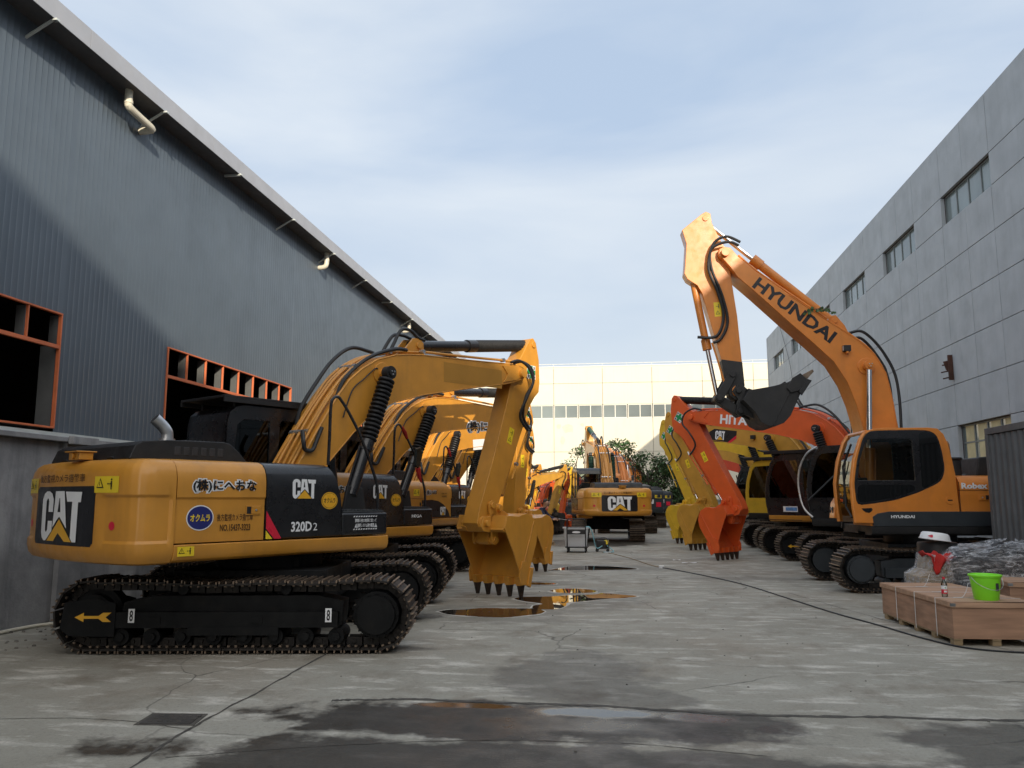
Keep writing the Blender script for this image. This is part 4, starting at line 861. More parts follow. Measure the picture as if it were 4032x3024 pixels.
def cw_outline():
    h = [(-2.085, 1.365), (-2.2, 1.365), (-2.30, 1.36), (-2.38, 1.335), (-2.45, 1.285), (-2.505, 1.21), (-2.54, 1.12), (-2.57, 1.0), (-2.605, .8), (-2.64, .55), (-2.66, .28), (-2.668, 0)]
    return [(x, -y) for x, y in h] + [(x, y) for x, y in h[-2::-1]]
CWO = cw_outline()
def cw_x(y):
    h = sorted([(abs(b), a) for a, b in CWO[len(CWO) // 2:]])
    for (y0, x0), (y1, x1) in zip(h, h[1:]):
        if y0 <= abs(y) <= y1: return x0 + (x1 - x0) * (abs(y) - y0) / max(y1 - y0, 1e-9)
    return h[-1][1]
def counterweight(root, c):
    col = c['cw_paint']; prof = [(.45, 1.015), (.13, 1.02), (.06, 1.04), (.02, 1.09), (.0, 1.17), (0, 1.24), (0, 1.27), (0, 1.4), (0, 1.55), (0, 1.68), (0, 1.71), (0, 1.74), (0, 1.85), (.005, 1.93), (.02, 2.0), (.055, 2.06), (.11, 2.1), (.18, 2.115), (.5, 2.12)]
    fine = []
    for i in range(len(CWO) - 1):
        a, b = CWO[i], CWO[i + 1]
        for k in range(4): fine.append((a[0] + (b[0] - a[0]) * k / 4, a[1] + (b[1] - a[1]) * k / 4))
    fine.append(CWO[-1]); n = len(fine); rows = []
    for ins, z in prof:
        row = []
        for i, (x, y) in enumerate(fine):
            a, b = fine[max(i - 1, 0)], fine[min(i + 1, n - 1)]; t = (b[0] - a[0], b[1] - a[1]); l = math.hypot(*t); nx, ny = t[1] / l, -t[0] / l     # inward
            d = ins
            if 1.27 <= z <= 1.71 and .80 < abs(y) and x < -2.14: d += .022
            if i in (0, n - 1): nx, ny = 0, (1 if y < 0 else -1)
            if nx * x + ny * y > 0: nx, ny = -nx, -ny
            row.append((x + nx * d, y + ny * d, z))
        rows.append(row)
    b = MB(); b.grid(rows); b.add(rows[0], [tuple(range(n))]); b.add(rows[-1], [tuple(range(n))])
    for i in range(len(rows) - 1): b.add([rows[i][0], rows[i][-1], rows[i + 1][-1], rows[i + 1][0]], [(0, 1, 2, 3)])
    cw = b.build('counterweight', col, root, smooth_a=28)
    b = MB(); mats = ['black_decal', 'white_decal', 'cat_tri', 'decal_yellow', 'brown_ink', 'decal_red']
    rear = lambda u, v, d=0: (cw_x(u) - .004 - d, -u, v)
    def strip(u0, u1, v0, v1, m, n_=16, d=0.0): b.grid([[rear(u0 + (u1 - u0) * i / n_, v0, d), rear(u0 + (u1 - u0) * i / n_, v1, d)] for i in range(n_ + 1)], m)
    k = c.get('cw_deco')
    if k == 'cat':
        strip(-.68, .70, 1.215, 1.815, 0); strip(-.70, .72, 1.23, 1.80, 0, 16, -.001); strip(-.665, .685, 1.20, 1.83, 0, 16, -.002)
        logo(b, lift(rear, .006), -.47, 1.24, .54, 1, 2, .96)
        t = c.get('cw_text', REAR); b.text(t, lift(rear, .004), -.62, .52, 1.875, 1.965, 4, .01)
        for u in (-.98, .98): b.poly(disc(u, 1.42, .045, .045), lambda u, v, d=0: (cw_x(u) + .018, -u, v), 5)
        def ws(u0): warn(b, lambda u, v, d=0: rear(u, v, d + .002), u0, 1.76, .38, .17, 3, 0)
        ws(.70); ws(-1.08)
    elif k == 'hyundai':
        b.text('HYUNDAI', lift(rear, .004), -.75, .75, 1.45, 1.66, 1, .055); strip(.88, 1.14, 1.3, 1.52, 5, 8); strip(-1.14, -.88, 1.3, 1.52, 5, 8)
        warn(b, lambda u, v, d=0: rear(u, v, d + .002), .82, 1.72, .34, .15, 3, 0)
    if b.f: b.build('decal', mats, cw, smooth_a=0)
    b = MB(); b.box(-2.62, -2.47, -.28, -.02, 2.12, 2.2); b.box(-2.66, -2.44, -.30, 0, 2.2, 2.215); b.cyl((-2.65, -.15, 2.16), (-2.62, -.15, 2.16), .035, n=12)
    b.build('camera_housing', col, cw, bevel=.006)
    for y in (-.9, .85): b = MB(); b.box(-2.3, -2.1, y - .06, y + .06, 2.12, 2.14); b.build('lifting_plate', col, cw, bevel=.005)
    return cw

def hood_rows(x0, x1, s, xf=None, step=.018):
    sec = [(1.345, 1.235), (1.365 - step, 1.25), (1.365 - step, 1.40), (1.365 - step, 1.55), (1.365 - step, 1.69), (1.365, 1.715), (1.365, 1.80), (1.362, 1.90), (1.348, 1.97), (1.318, 2.035), (1.268, 2.085), (1.19, 2.115), (1.05, 2.125), (.42, 2.13)]
    xs = [x0, x0 + .004, (x0 + x1) / 2, x1 - .004, x1]; rows = []
    for i, x in enumerate(xs):
        row = []
        for y, z in sec:
            xx = x
            if xf and i >= 3: xx = xf(z) - (.004 if i == 3 else 0)
            row.append((xx, s * y, z))
        rows.append(row)
    return rows
def hood_panel(name, root, x0, x1, s, m, xf=None, step=.018):
    b = MB(); rows = hood_rows(x0 + .006, x1 - .006, s, xf, step); b.grid(rows)
    for r_ in (rows[0], rows[-1]): b.add(r_ + [(r_[-1][0], s * .42, 1.235)], [tuple(range(len(r_) + 1))])
    b.add([rows[0][0], rows[-1][0], (rows[-1][0][0], s * .42, 1.235), (rows[0][0][0], s * .42, 1.235)], [(0, 1, 2, 3)])
    b.add([rows[0][-1], rows[-1][-1], (rows[-1][0][0], s * .42, 1.235), (rows[0][0][0], s * .42, 1.235)], [(0, 1, 2, 3)])
    return b.build(name, m, root, smooth_a=30)
def lock(root, x, z, y, s, m):
    b = MB(); yy = s * y
    b.box(x - .10, x + .10, min(yy, yy + s * .006), max(yy, yy + s * .006), z - .055, z + .055, 0); b.box(x - .085, x - .03, min(yy, yy + s * .009), max(yy, yy + s * .009), z - .04, z + .04, 1); b.box(x - .025, x + .085, min(yy, yy + s * .012), max(yy, yy + s * .012), z - .042, z + .042, 0)
    b.cyl((x + .03, yy, z), (x + .03, yy + s * .02, z), .014, n=10, m=2)
    b.build('latch', [m, 'black_matt', 'silver'], root, bevel=.003)

def excavator(name, label, group, c):
    pos, hd, th = c['pos'], c['heading'], c.get('track', c['heading'])
    root = empty(name, (pos[0], pos[1], 0), R(hd)); tag(root, label, 'excavator', group)
    if c.get('scale'): root.scale = (c['scale'],) * 3
    sub = c.get('sub', 'under_black')
    # undercarriage
    b = MB(); b.box(-.9, .9, -.86, .86, .46, .86); b.prismx([(-.5, .86), (.5, .86), (.5, .99), (-.5, .99)], -.5, .5); b.cyl((0, 0, .8), (0, 0, 1.04), .66, n=40); b.box(-.35, .35, -1.1, 1.1, .5, .72)
    for x in (-.55, .4): b.box(x, x + .2, -1.15, 1.15, .44, .74)
    cf = b.build('undercarriage', sub, root, bevel=.01, rot=(0, 0, R(th - hd)))
    uo = Vector((*c.get('und_off', (0, 0)), 0)); uo.rotate(Matrix.Rotation(-R(hd), 3, 'Z')); cf.location = uo
    for y in (-1.15, 1.15):
        t = add_track(root, y, c.get('flip', False), sub, c.get('arrow') if y < 0 or c.get('arrow_both') else None)
        a = R(th - hd); t.location = (-y * math.sin(a) + uo.x, y * math.cos(a) + uo.y, 0); t.rotation_euler = (0, 0, a)
    st = c['style']; bp = c['body_paint']
    # deck
    b = MB(); b.box(-2.1, 1.3, -.5, .36, 1.03, 1.2, 1); b.box(-2.1, .9, -1.25, 1.3, 1.05, 1.2, 1); b.box(.3, 1.35, .36, 1.36, 1.08, 1.2, 1)
    for s in (-1, 1):
        x1 = .92 if s < 0 else -.48
        prof = [(s * 1.0, 1.03), (s * 1.28, 1.035), (s * 1.34, 1.06), (s * 1.365, 1.11), (s * 1.368, 1.22), (s * 1.0, 1.225)]
        if c.get('sill', 1): b.prismx(prof, -2.08, x1, 0)
        else: b.prismx(prof, -2.08, x1, 1)
    if c.get('sill', 1): b.prismx([(1.0, 1.03), (1.28, 1.035), (1.34, 1.06), (1.365, 1.11), (1.368, 1.22), (1.0, 1.225)], -.48, 1.36, 0)
    else: b.prismx([(1.0, 1.03), (1.3, 1.03), (1.36, 1.06), (1.37, 1.11), (1.37, 1.20), (1.0, 1.2)], -.48, 1.4, 1)
    for y in (-.42, .34): b.prism([(.0, 1.2), (.55, 1.2), (.42, 1.95), (.2, 1.98), (.02, 1.8)], y, y + .06, 1)          # boom foot brackets
    for y in (-.52, .42): b.prism([(.75, 1.1), (1.35, 1.1), (1.2, 1.85), (.92, 1.88)], y, y + .05, 1)
    b.build('deck', [c.get('sill_paint', bp), 'black_matt'], root, bevel=.012)
    # right side: door, tank, toolbox
    if st == 'cat':
        d = hood_panel('side_door', root, -2.08, -.985, -1, bp)
        lock(d, -1.14, 1.57, 1.35, -1, bp)
        xf = lambda z: .13 if z < 1.5 else .13 - .18 * ((z - 1.5) / .62) ** 1.7
        tk = hood_panel('fuel_tank', root, -.985, .13, -1, c.get('tank_paint', 'black_paint'), xf, 0.0)
        b = MB(); b.box(.135, .90, -1.365, -.62, 1.235, 1.52); b.build('toolbox', 'black_paint', root, bevel=.03, seg=3)
        b = MB(); b.box(.17, .86, -1.33, -.66, 1.525, 1.545)
        for i in range(14): b.box(.19 + i * .047, .21 + i * .047, -1.33, -.66, 1.545, 1.56)
        b.build('tread', 'dark_grey', root)
        b = MB(); mats = ['white_decal', 'black_decal', 'cat_tri', 'decal_yellow', 'brown_ink', 'decal_red', 'navy']; pr = side_r(0, 0, 1.365); pl_ = side_r(0, 0, 1.347); dk = c.get('deco', '')
        if 'A' in dk:      # nearest machine: full lettering
            outlined(b, NIHE, pr, -1.90, -1.12, 1.765, 1.905, 0, 1); b.build('decal', mats, d, smooth_a=0); b = MB()
        if 'o' in dk:
            b.poly(disc(-1.79, 1.495, .16, .135), pl_, 0); b.poly(disc(-1.79, 1.495, .148, .123), lift(pl_, .002), 6); b.text(OKU, lift(pl_, .004), -1.905, -1.675, 1.455, 1.535, 3, .03)
            b.build('decal', mats, d, smooth_a=0); b = MB()
            b.text(REAR, lift(pl_, .002), -1.59, -1.14, 1.455, 1.535, 4, .012); b.text('NO.15437-3323', lift(pl_, .002), -1.55, -1.17, 1.345, 1.42, 4, .03)
        if b.f: b.build('decal', mats, d, smooth_a=0); b = MB()
        if 't' in dk:      # tank lettering
            logo(b, lift(pr, .001), -.63, 1.70, .23, 0, 2, .34); b.build('decal', mats, tk, smooth_a=0); b = MB()
            b.poly(disc(-.075, 1.675, .125, .105), lift(pr, .001), 2); b.poly(disc(-.075, 1.675, .113, .094), lift(pr, .002), 1); b.poly(disc(-.075, 1.675, .108, .089), lift(pr, .003), 2); b.text(OKU, lift(pr, .004), -.165, .015, 1.645, 1.71, 4, .03)
            b.build('decal', mats, tk, smooth_a=0); b = MB()
            b.text('320D', lift(pr, .001), -.63, -.33, 1.31, 1.43, 0, .03)
            if '2' in dk: b.text('2', lift(pr, .001), -.31, -.25, 1.32, 1.41, 0, .0)
            b.build('decal', mats, tk, smooth_a=0); b = MB()
            b.poly([(-.975, 1.56), (-.975, 1.36), (-.86, 1.24), (-.76, 1.24)], lift(pr, .001), 5); b.poly([(-.975, 1.34), (-.975, 1.24), (-.885, 1.24)], lift(pr, .001), 3)
        if b.f: b.build('decal', mats, tk, smooth_a=0); b = MB()
        if 'w' in dk:
            bx_ = side_r(0, 0, 1.366); b.text('禁関係者の制限に従って', bx_, .34, .70, 1.40, 1.445, 0, .012); b.text('警報システム動作範囲', bx_, .38, .66, 1.335, 1.385, 0, .012)
            for u in (.335, .665): b.poly([(u, 1.335), (u + .05, 1.335), (u + .025, 1.385)], bx_, 0); b.text('!', lift(bx_, .002), u + .021, u + .029, 1.342, 1.37, 1, .05)
            for v in (1.465, 1.305):
                for i in range(10): b.poly([(.31 + i * .041, v), (.331 + i * .041, v), (.345 + i * .041, v + .017), (.324 + i * .041, v + .017)], bx_, 0)
        if 'r' in dk: b.text('REGA', side_r(0, 0, 1.366), .33, .60, 1.37, 1.42, 0, .02)
        if 'g' in dk:      # older livery: dark swoosh low on the yellow hood
            for (x0, x1, p_) in ((-2.03, .09, pl_),):
                b.poly([(-1.15, 1.25), (-1.15, 1.66), (-.75, 1.67), (-.45, 1.64), (-.2, 1.55), (0, 1.4), (.09, 1.25)], lift(pr, .001), 1)
            logo(b, lift(pr, .003), -.36, 1.3, .2, 0, 2, .24); b.text('320D', lift(pr, .003), -.98, -.72, 1.28, 1.4, 0, .035)
            outlined(b, NIHE, pr, -.96, -.52, 1.78, 1.90, 0, 1); b.text(REAR, pr, -.3, -.06, 1.80, 1.84, 4, .012); b.text('NO.15437-3323', pr, -.29, -.07, 1.73, 1.775, 4, .03)
            warn(b, pr, -1.5, 1.76, .24, .16, 3, 1)
        if 's' in dk: warn(b, lambda u, v, d=0: (u, -1.371 - d, v), -2.04, 1.10, .19, .1, 3, 1)
        if b.f: b.build('decal', mats, d, smooth_a=0)
        hood_panel('side_door', root, -2.08, -.48, 1, bp)
    else:
        s2 = c.get('side_paint', bp)
        d = hood_panel('side_door', root, -2.08, -.2, 1, s2, None, 0.004)
        lock(d, -.62, 1.72, 1.367, 1, s2)
        hood_panel('side_door', root, -2.08, -.6, -1, s2, None, .004); hood_panel('fuel_tank', root, -.6, .1, -1, s2, None, .004)
        b = MB(); b.box(.12, .9, -1.36, -.6, 1.235, 1.5); b.build('toolbox', 'black_paint', root, bevel=.03, seg=3)
        b = MB(); mats = ['white_decal', 'black_decal', 'charcoal']
        if c.get('skirt'):
            b2 = MB(); b2.prism([(-2.08, 1.2), (1.36, 1.2), (1.37, 1.37), (1.28, 1.43), (1.08, 1.465), (-2.08, 1.47)], 1.30, 1.379); sk = b2.build('skirt', 'charcoal', root, bevel=.008)
            pl = side_l(0, 0, 1.38); b.text('HYUNDAI', pl, -1.05, -.63, 1.345, 1.40, 0, .035)
            pd = side_l(0, 0, 1.367); b.text('Robex', pd, .235, .70, 1.875, 1.985, 0, .04)
            b.build('decal', mats, sk, smooth_a=0)
            b = MB(); b.box(-2.0, -.17, 1.367, 1.3695, 1.845, 1.852); b.box(-.2, -.192, 1.366, 1.3695, 1.47, 2.0); b.build('seam', 'black_matt', d)
            b = MB(); b.cyl((-.02, 1.36, 1.67), (-.02, 1.374, 1.67), .075, n=24, m=0); b.box(-.06, .02, 1.374, 1.377, 1.66, 1.68, 1); b.build('cap', [bp, 'black_matt'], d)
    counterweight(root, c)
    # engine cover, exhaust, lids
    b = MB()
    if c.get('ecover', 'cat') == 'cat':
        prof = [(-2.42, 2.115), (-2.36, 2.26), (-2.28, 2.31), (-2.0, 2.335), (-1.32, 2.345), (-1.24, 2.33), (-1.12, 2.24), (-1.0, 2.12)]
        b.prism(prof, -.98, .92)
        for i in range(6): b.box(-1.92 + i * .105, -1.845 + i * .105, -.984, -.95, 2.17, 2.27, 1)
        for i in range(9): b.box(-1.76 + i * .058, -1.725 + i * .058, -.9, -.55, 2.33, 2.352, 1)
        for y in (-.62, .5): b.box(-2.43, -2.33, y, y + .12, 2.13, 2.15, 0)
    else:
        b.prism([(-2.3, 2.12), (-2.25, 2.3), (-1.2, 2.42), (-.85, 2.40), (-.7, 2.12)], -.75, .55); b.prism([(-1.55, 2.12), (-1.5, 2.44), (-1.2, 2.5), (-.78, 2.47), (-.72, 2.12)], -.2, .95); b.cyl((-.35, .85, 2.1), (-.35, .85, 2.42), .14, n=20); b.cyl((-.35, .85, 2.42), (-.35, .85, 2.47), .17, n=20)
        b.box(-2.2, -1.3, .6, 1.2, 2.12, 2.2)
    b.build('engine_cover', ['black_matt', 'seat'], root, bevel=.035, seg=3)
    b = MB(); ex = [(-1.86, -.70, 2.2), (-1.86, -.70, 2.40), (-1.88, -.70, 2.46), (-1.93, -.69, 2.52), (-2.01, -.68, 2.59)]
    if c.get('ecover', 'cat') == 'cat':
        pts = smooth(ex, 5); b.tube(pts, [.065] * len(pts), 16, 0, False); b.tube(pts[-6:], .058, 16, 1); b.cyl((-1.86, -.7, 2.3), (-1.86, -.7, 2.37), .085, n=16)
        b.build('exhaust_pipe', ['silver', 'seat'], root)
    cab(root, c)
    # handrails, mirror
    b = MB(); yr = -1.20
    b.curve([(.02, yr, 2.12), (.03, yr, 2.5), (.035, yr, 2.86), (.07, yr, 2.97), (.14, yr, 3.0), (.20, yr, 2.96), (.34, yr, 2.80), (.56, yr, 2.48), (.80, yr, 2.0), (.86, yr, 1.8), (.87, yr, 1.56)], .02, 8, 0, 4)
    b.build('handrail', 'black_paint', root)
    if c.get('mirror'):
        b = MB(); b.tube([(.56, yr, 2.48), (.6, yr - .08, 2.5)], .015, 6, 0); b.prism([(.42, 2.28), (.53, 2.24), (.62, 2.52), (.56, 2.62), (.45, 2.58)], yr - .16, yr - .10, 1); b.build('mirror', ['black_matt', 'mirror'], root, bevel=.02)
    if c.get('rags'):
        b = MB()
        for q in ([(.22, yr, 2.96), (.3, yr, 2.86), (.36, yr, 2.76)],): b.tube(q, [.028, .04, .025], 7)
        b.tube([(.5, yr - .14, 2.24), (.54, yr - .14, 2.1), (.6, yr - .14, 1.98)], [.05, .045, .01], 6); b.build('ribbon', 'red_cloth', root)
    if c.get('rail_l'):
        b = MB(); b.curve([(1.3, 1.42, 1.25), (1.52, 1.44, 1.5), (1.62, 1.44, 2.0), (1.56, 1.44, 2.45), (1.36, 1.43, 2.8), (1.1, 1.42, 2.95)], .026, 8, 0, 5); b.tube([(1.4, 1.43, 1.65), (.6, 1.40, 2.35)], .02, 6, 1); b.build('handrail', ['silver', 'dark_grey'], root)
    if c.get('cab_stickers'):
        b = MB(); pl = side_l(0, 0, 1.366); b.poly(disc(-.02, 1.68, .09, .09), pl, 1); b.poly(disc(.17, 1.68, .09, .09), pl, 0); b.poly(disc(-.02, 1.68, .08, .08), lift(pl, .002), 2); b.poly(disc(.17, 1.68, .08, .08), lift(pl, .002), 2); b.poly(rect(-.88, -.42, 1.32, 1.48), pl, 0); b.poly(rect(-.8, -.44, 1.35, 1.45), lift(pl, .002), 2); b.build('decal', ['white_decal', 'silver', 'blue_decal'], root, smooth_a=0)
    if c.get('skirt'):
        b = MB(); b.prism([(1.28, 1.32), (1.74, 1.32), (1.70, 1.62), (1.60, 1.76), (1.28, 1.78)], .05, .34, 0)
        for y in (.1, .24): b.box(1.72, 1.735, y - .02, y + .03, 1.42, 1.54, 1)
        b.cyl((1.70, .18, 1.5), (1.745, .18, 1.5), .03, n=12, m=2); b.build('lamp_housing', [bp, 'black_matt', 'lamp_glass'], root, bevel=.02)
    if c.get('lamp'):
        b = MB(); x, z, ln = c['lamp']
        for y in (-.36, .36): b.box(x - .07, x + .07, y - .06, y + .06, z, z + .14, 0); b.box(x + .07, x + .078, y - .05, y + .05, z + .02, z + .12, 1); b.box(x - .02, x + .02, y - .05, y + .05, z - .08, z, 0)
        b.build('headlight', ['black_matt', 'lamp_glass'], root, bevel=.008)
    front_gear(root, c)
    return root
# ---------------------------------------------------------------- the machines
GL = 'excavators parked in the left row'; GR = 'excavators parked in the right row'; GC = 'excavators standing at the far end of the lane'
CAT = dict(style='cat', paint='cat_yellow', body_paint='cat_yellow', cw_paint='cat_yellow', cab_paint='black_paint', cw_deco='cat', safety=1)
def cfg(base, **k): d = dict(base); d.update(k); return d
excavator('excavator', 'nearest yellow excavator, black fuel tank lettered 320D and a large emblem on its counterweight', GL,
          cfg(CAT, pos=(-4.75, 10.57), heading=59, track=9, und_off=(.2, -.34), flip=False, arrow='cat_tri', deco='A o t 2 w s', guard=1, boom_text=[((3.05, 3.60), (4.55, 3.64), .33, 'patch', 7, 0, 'r')]))
excavator('excavator', 'second yellow excavator from the left front with white outlined lettering on its boom', GL,
          cfg(CAT, pos=(-5.08, 14.5), heading=62.4, track=8, deco='A t r', guard=1, mirror=1, rags=1, N=(5.30, 3.55), P=(5.27, 1.12), T=(5.93, -.03), boom_text=[((3.2, 3.10), (4.8, 3.20), .24, NIHE, 0, 0, 'r')]))
excavator('excavator', 'third yellow excavator in the left row with a dark swoosh low on its plain hood', GL,
          cfg(CAT, pos=(-5.62, 20.5), heading=70, track=6, deco='g', tank_paint='cat_yellow', mirror=1, rags=1, N=(5.30, 3.55), P=(5.2, 1.1), T=(5.8, -.03), boom_text=[((3.0, 3.08), (4.2, 3.2), .3, 'white', 0, 0, 'r')]))
excavator('excavator', 'fourth yellow excavator in the left row, mostly hidden behind the nearer booms', GL, cfg(CAT, pos=(-5.9, 25.3), heading=66, track=4, deco='t', N=(5.25, 3.7), P=(4.9, 1.15), T=(5.5, -.03)))
SM = dict(style='plain', paint='lemon', body_paint='lemon', cw_paint='lemon', cab_paint='black_paint', scale=.68, ecover='x')
excavator('excavator', 'nearest of the small yellow excavators far down the left row', GL, cfg(SM, pos=(-5.5, 33.2), heading=64, paint='cat_yellow'))
excavator('excavator', 'small ochre excavator far down the left row, its dirty bucket beside the crouching person', GL, cfg(SM, pos=(-4.75, 34.9), heading=58, paint='ochre', bucket_paint='bucket_dirty', N=(4.9, 4.1), P=(3.9, 1.5), T=(4.3, .2)))
excavator('excavator', 'small orange red excavator nearest the middle at the far end of the left row', GL, cfg(SM, pos=(-4.2, 39.3), heading=68, paint='hit_orange', body_paint='hit_orange', cw_paint='hit_orange', scale=.62, N=(4.9, 4.1)))
excavator('excavator', 'small orange red excavator farther back at the end of the left row', GL, cfg(SM, pos=(-5.9, 41.5), heading=62, paint='hit_orange', body_paint='hit_orange', cw_paint='hit_orange', scale=.64))
excavator('excavator', 'last small yellow excavator behind the orange red ones at the end of the left row', GL, cfg(SM, pos=(-4.4, 44.6), heading=70, scale=.7, N=(4.8, 4.2)))
excavator('excavator', 'red excavator half hidden behind the yellow one in the middle of the lane', GL, cfg(SM, pos=(-3.2, 48.0), heading=75, paint='red', body_paint='hit_orange', cw_paint='charcoal', scale=.7))
# right row
HYB = [(.40, 1.72), (.55, 1.60), (.80, 1.68), (1.03, 2.3), (1.07, 3.08), (1.18, 3.56), (1.33, 4.0), (1.57, 4.42), (1.95, 4.80), (2.42, 5.25), (3.04, 5.86), (3.40, 6.20), (3.55, 6.42), (3.74, 6.66), (3.76, 6.80), (3.66, 6.86), (3.52, 6.83), (3.39, 6.66), (3.02, 6.31), (2.39, 5.83), (1.65, 5.28), (1.05, 4.86), (.75, 4.57), (.55, 4.18), (.46, 3.65), (.41, 3.07), (.38, 2.2)]
HYS = [(4.48, 7.28), (4.06, 7.62), (3.97, 7.67), (3.88, 7.62), (3.86, 7.42), (3.71, 7.07), (3.56, 6.80), (3.49, 6.10), (3.41, 5.42), (3.35, 4.45), (3.32, 3.98), (3.36, 3.74), (3.50, 3.68), (3.62, 3.78), (3.71, 4.15), (3.76, 4.49), (4.11, 5.91), (4.20, 6.08), (4.40, 6.22), (4.46, 6.34), (4.44, 6.50), (4.40, 6.98)]
HYF = [(1.66, 1.26), (1.69, 1.6), (1.70, 1.99), (1.63, 2.41), (1.50, 2.78), (1.40, 2.92)]
HYR = [(1.40, 2.92), (1.28, 2.975), (1.08, 2.995), (.28, 3.0), (.11, 2.98), (.01, 2.88), (-.06, 2.69), (-.10, 2.48), (-.15, 2.15), (-.19, 1.22)]
HYD = [(1.46, 2.82), (1.36, 2.925), (1.25, 2.945), (.55, 2.955), (.24, 2.94), (.12, 2.84), (.06, 2.57), (.03, 2.22), (.09, 2.05), (.18, 1.97), (.53, 1.81), (.96, 1.67), (1.42, 1.60), (1.64, 1.58), (1.66, 1.99), (1.59, 2.4)]
HYW = [(1.60, 2.03), (1.54, 2.40), (1.42, 2.74), (1.36, 2.79), (.64, 2.80), (.58, 2.74), (.57, 2.03)]
excavator('excavator', 'bright orange excavator at the front right, boom raised and black bucket curled up', GR, dict(
    style='hyundai', pos=(5.75, 17.35), heading=184, track=182, flip=False, paint='hy_orange', body_paint='hy_orange', side_paint='hy_orange', cw_paint='charcoal', cab_paint='hy_orange', cw_deco='hyundai', sill=0, skirt=1, sub='charcoal',
    cab_front=HYF, cab_roof=HYR, door_area=HYD, cab_win=HYW, cab_glass='glass', screen='glass', handle=(1.56, 1.44, 1.36, 1.53), dark_panes=[[(1.61, 1.95), (.60, 1.95), (.58, 1.84), (.96, 1.72), (1.42, 1.64), (1.62, 1.63)], [(.46, 2.92), (.26, 2.91), (.14, 2.82), (.09, 2.57), (.06, 2.22), (.12, 2.08), (.22, 1.99), (.46, 1.86)]], stick_black=[(3.345, 4.46), (3.315, 3.98), (3.355, 3.735), (3.50, 3.672), (3.625, 3.775), (3.715, 4.15), (3.765, 4.52)], boom_lamp=(1.32, 4.68), rear_glass='dark_glass', ecover='hy', cyl='rod', cyl_paint='hy_orange', rodend='hy_orange', barrel=.62, bb=.36,
    boom=HYB, stick=HYS, N=(3.64, 6.72), P=(3.46, 3.86), T=(2.06, 4.24), bc_pin=(.94, 4.32), bc_base=(1.08, 1.75), sc_a=(1.45, 5.30), sc_b=(3.99, 7.52), lug=[(1.1, 4.85), (1.25, 5.2), (1.42, 5.42), (1.55, 5.40), (1.8, 5.4)], kc_a=(4.29, 6.42), K=(3.84, 3.72), kb=.62,
    bucket_paint='black_matt', link_paint='black_matt', tooth='worn_steel', pipe=(20, 25), top=(17, 20), caution=1, safety=0, lamp=None,
    boom_text=[((3.13, 5.99), (1.63, 4.79), .27, 'HYUNDAI', 2, .035, 'l')],
    hoses=[[(1.05, -.1, 4.95), (.88, -.1, 4.98), (.68, -.1, 4.78), (.46, -.1, 4.42), (.40, -.1, 4.25), (.34, -.1, 3.9), (.33, -.1, 3.4), (.32, -.1, 2.9)], [(1.15, .1, 5.05), (.92, .1, 5.08), (.68, .1, 4.88), (.46, .1, 4.55), (.30, .1, 4.15), (.25, .1, 3.6), (.26, .1, 2.9)],
           [(3.32, .3, 6.95), (3.62, .34, 7.06), (3.88, .30, 6.9), (3.98, .27, 6.4), (3.80, .24, 5.9), (3.70, .22, 5.4), (3.85, .2, 5.0), (4.22, .1, 5.0)], [(3.36, .3, 6.88), (3.6, .36, 6.94), (3.92, .31, 6.8), (3.92, .27, 6.4), (3.72, .24, 5.85), (3.62, .22, 5.3), (3.76, .2, 4.95), (3.92, .19, 4.86)]],
    stick_pipes=[[(3.95, .2, 4.86), (3.86, .2, 4.55), (3.72, .2, 4.0)]]))
HIT = dict(style='plain', paint='hit_orange', body_paint='hit_orange', cw_paint='hit_orange', cab_paint='black_paint', side_paint='hit_orange', safety=1, safe_ang=.6, ecover='x', sill_paint='black_matt')
excavator('excavator', 'orange red excavator in the right row with white lettering on its boom', GR, cfg(HIT, pos=(6.4, 21.2), heading=142, track=182, flip=False, rail_l=1, N=(5.38, 4.06), P=(4.08, 1.40), T=(4.51, -.03), cyl_paint='black_matt', kc_paint='hit_orange',
          bc_pin=(1.56, 3.48), boom_text=[((4.45, 3.80), (3.0, 3.62), .27, 'HITACHI', 0, .035, 'l')]))
excavator('excavator', 'ochre excavator third in the right row with a black cab and black boom emblem plate', GR, cfg(CAT, pos=(6.1, 25.2), heading=138, track=182, flip=True, arrow='cat_tri', arrow_both=1, paint='ochre', safe_ang=.6, guard=1, cab_stickers=1, boom_lamp=(2.45, 3.62), bc_pin=(1.87, 3.56), N=(5.38, 4.0), P=(4.33, 1.40), T=(4.86, -.03), deco='', lamp=None,
          boom_text=[((4.28, 3.60), (3.12, 3.46), .44, 'catplate', 0, 0, 'l')]))
KOM = cfg(HIT, paint='lemon', body_paint='lemon', cw_paint='lemon', cab_paint='lemon', side_paint='lemon')
excavator('excavator', 'lemon yellow excavator fourth in the right row with a yellow framed cab', GR, cfg(KOM, pos=(6.1, 29.2), heading=138, track=182, flip=False, guard=1, N=(5.42, 4.05), P=(4.6, 1.36), T=(5.1, -.03), cyl_paint='black_paint', kc_paint='black_paint'))
excavator('excavator', 'ochre excavator fifth in the right row, its bucket showing behind the lemon yellow one', GR, cfg(CAT, pos=(6.45, 34.6), heading=138, track=182, flip=True, paint='ochre', deco='', N=(5.3, 4.0), P=(4.3, 1.4), T=(4.8, -.03)))
excavator('excavator', 'red excavator far back in the right row against the concrete building', GR, cfg(HIT, pos=(8.3, 47.5), heading=150, track=182, paint='red', N=(5.2, 4.0)))
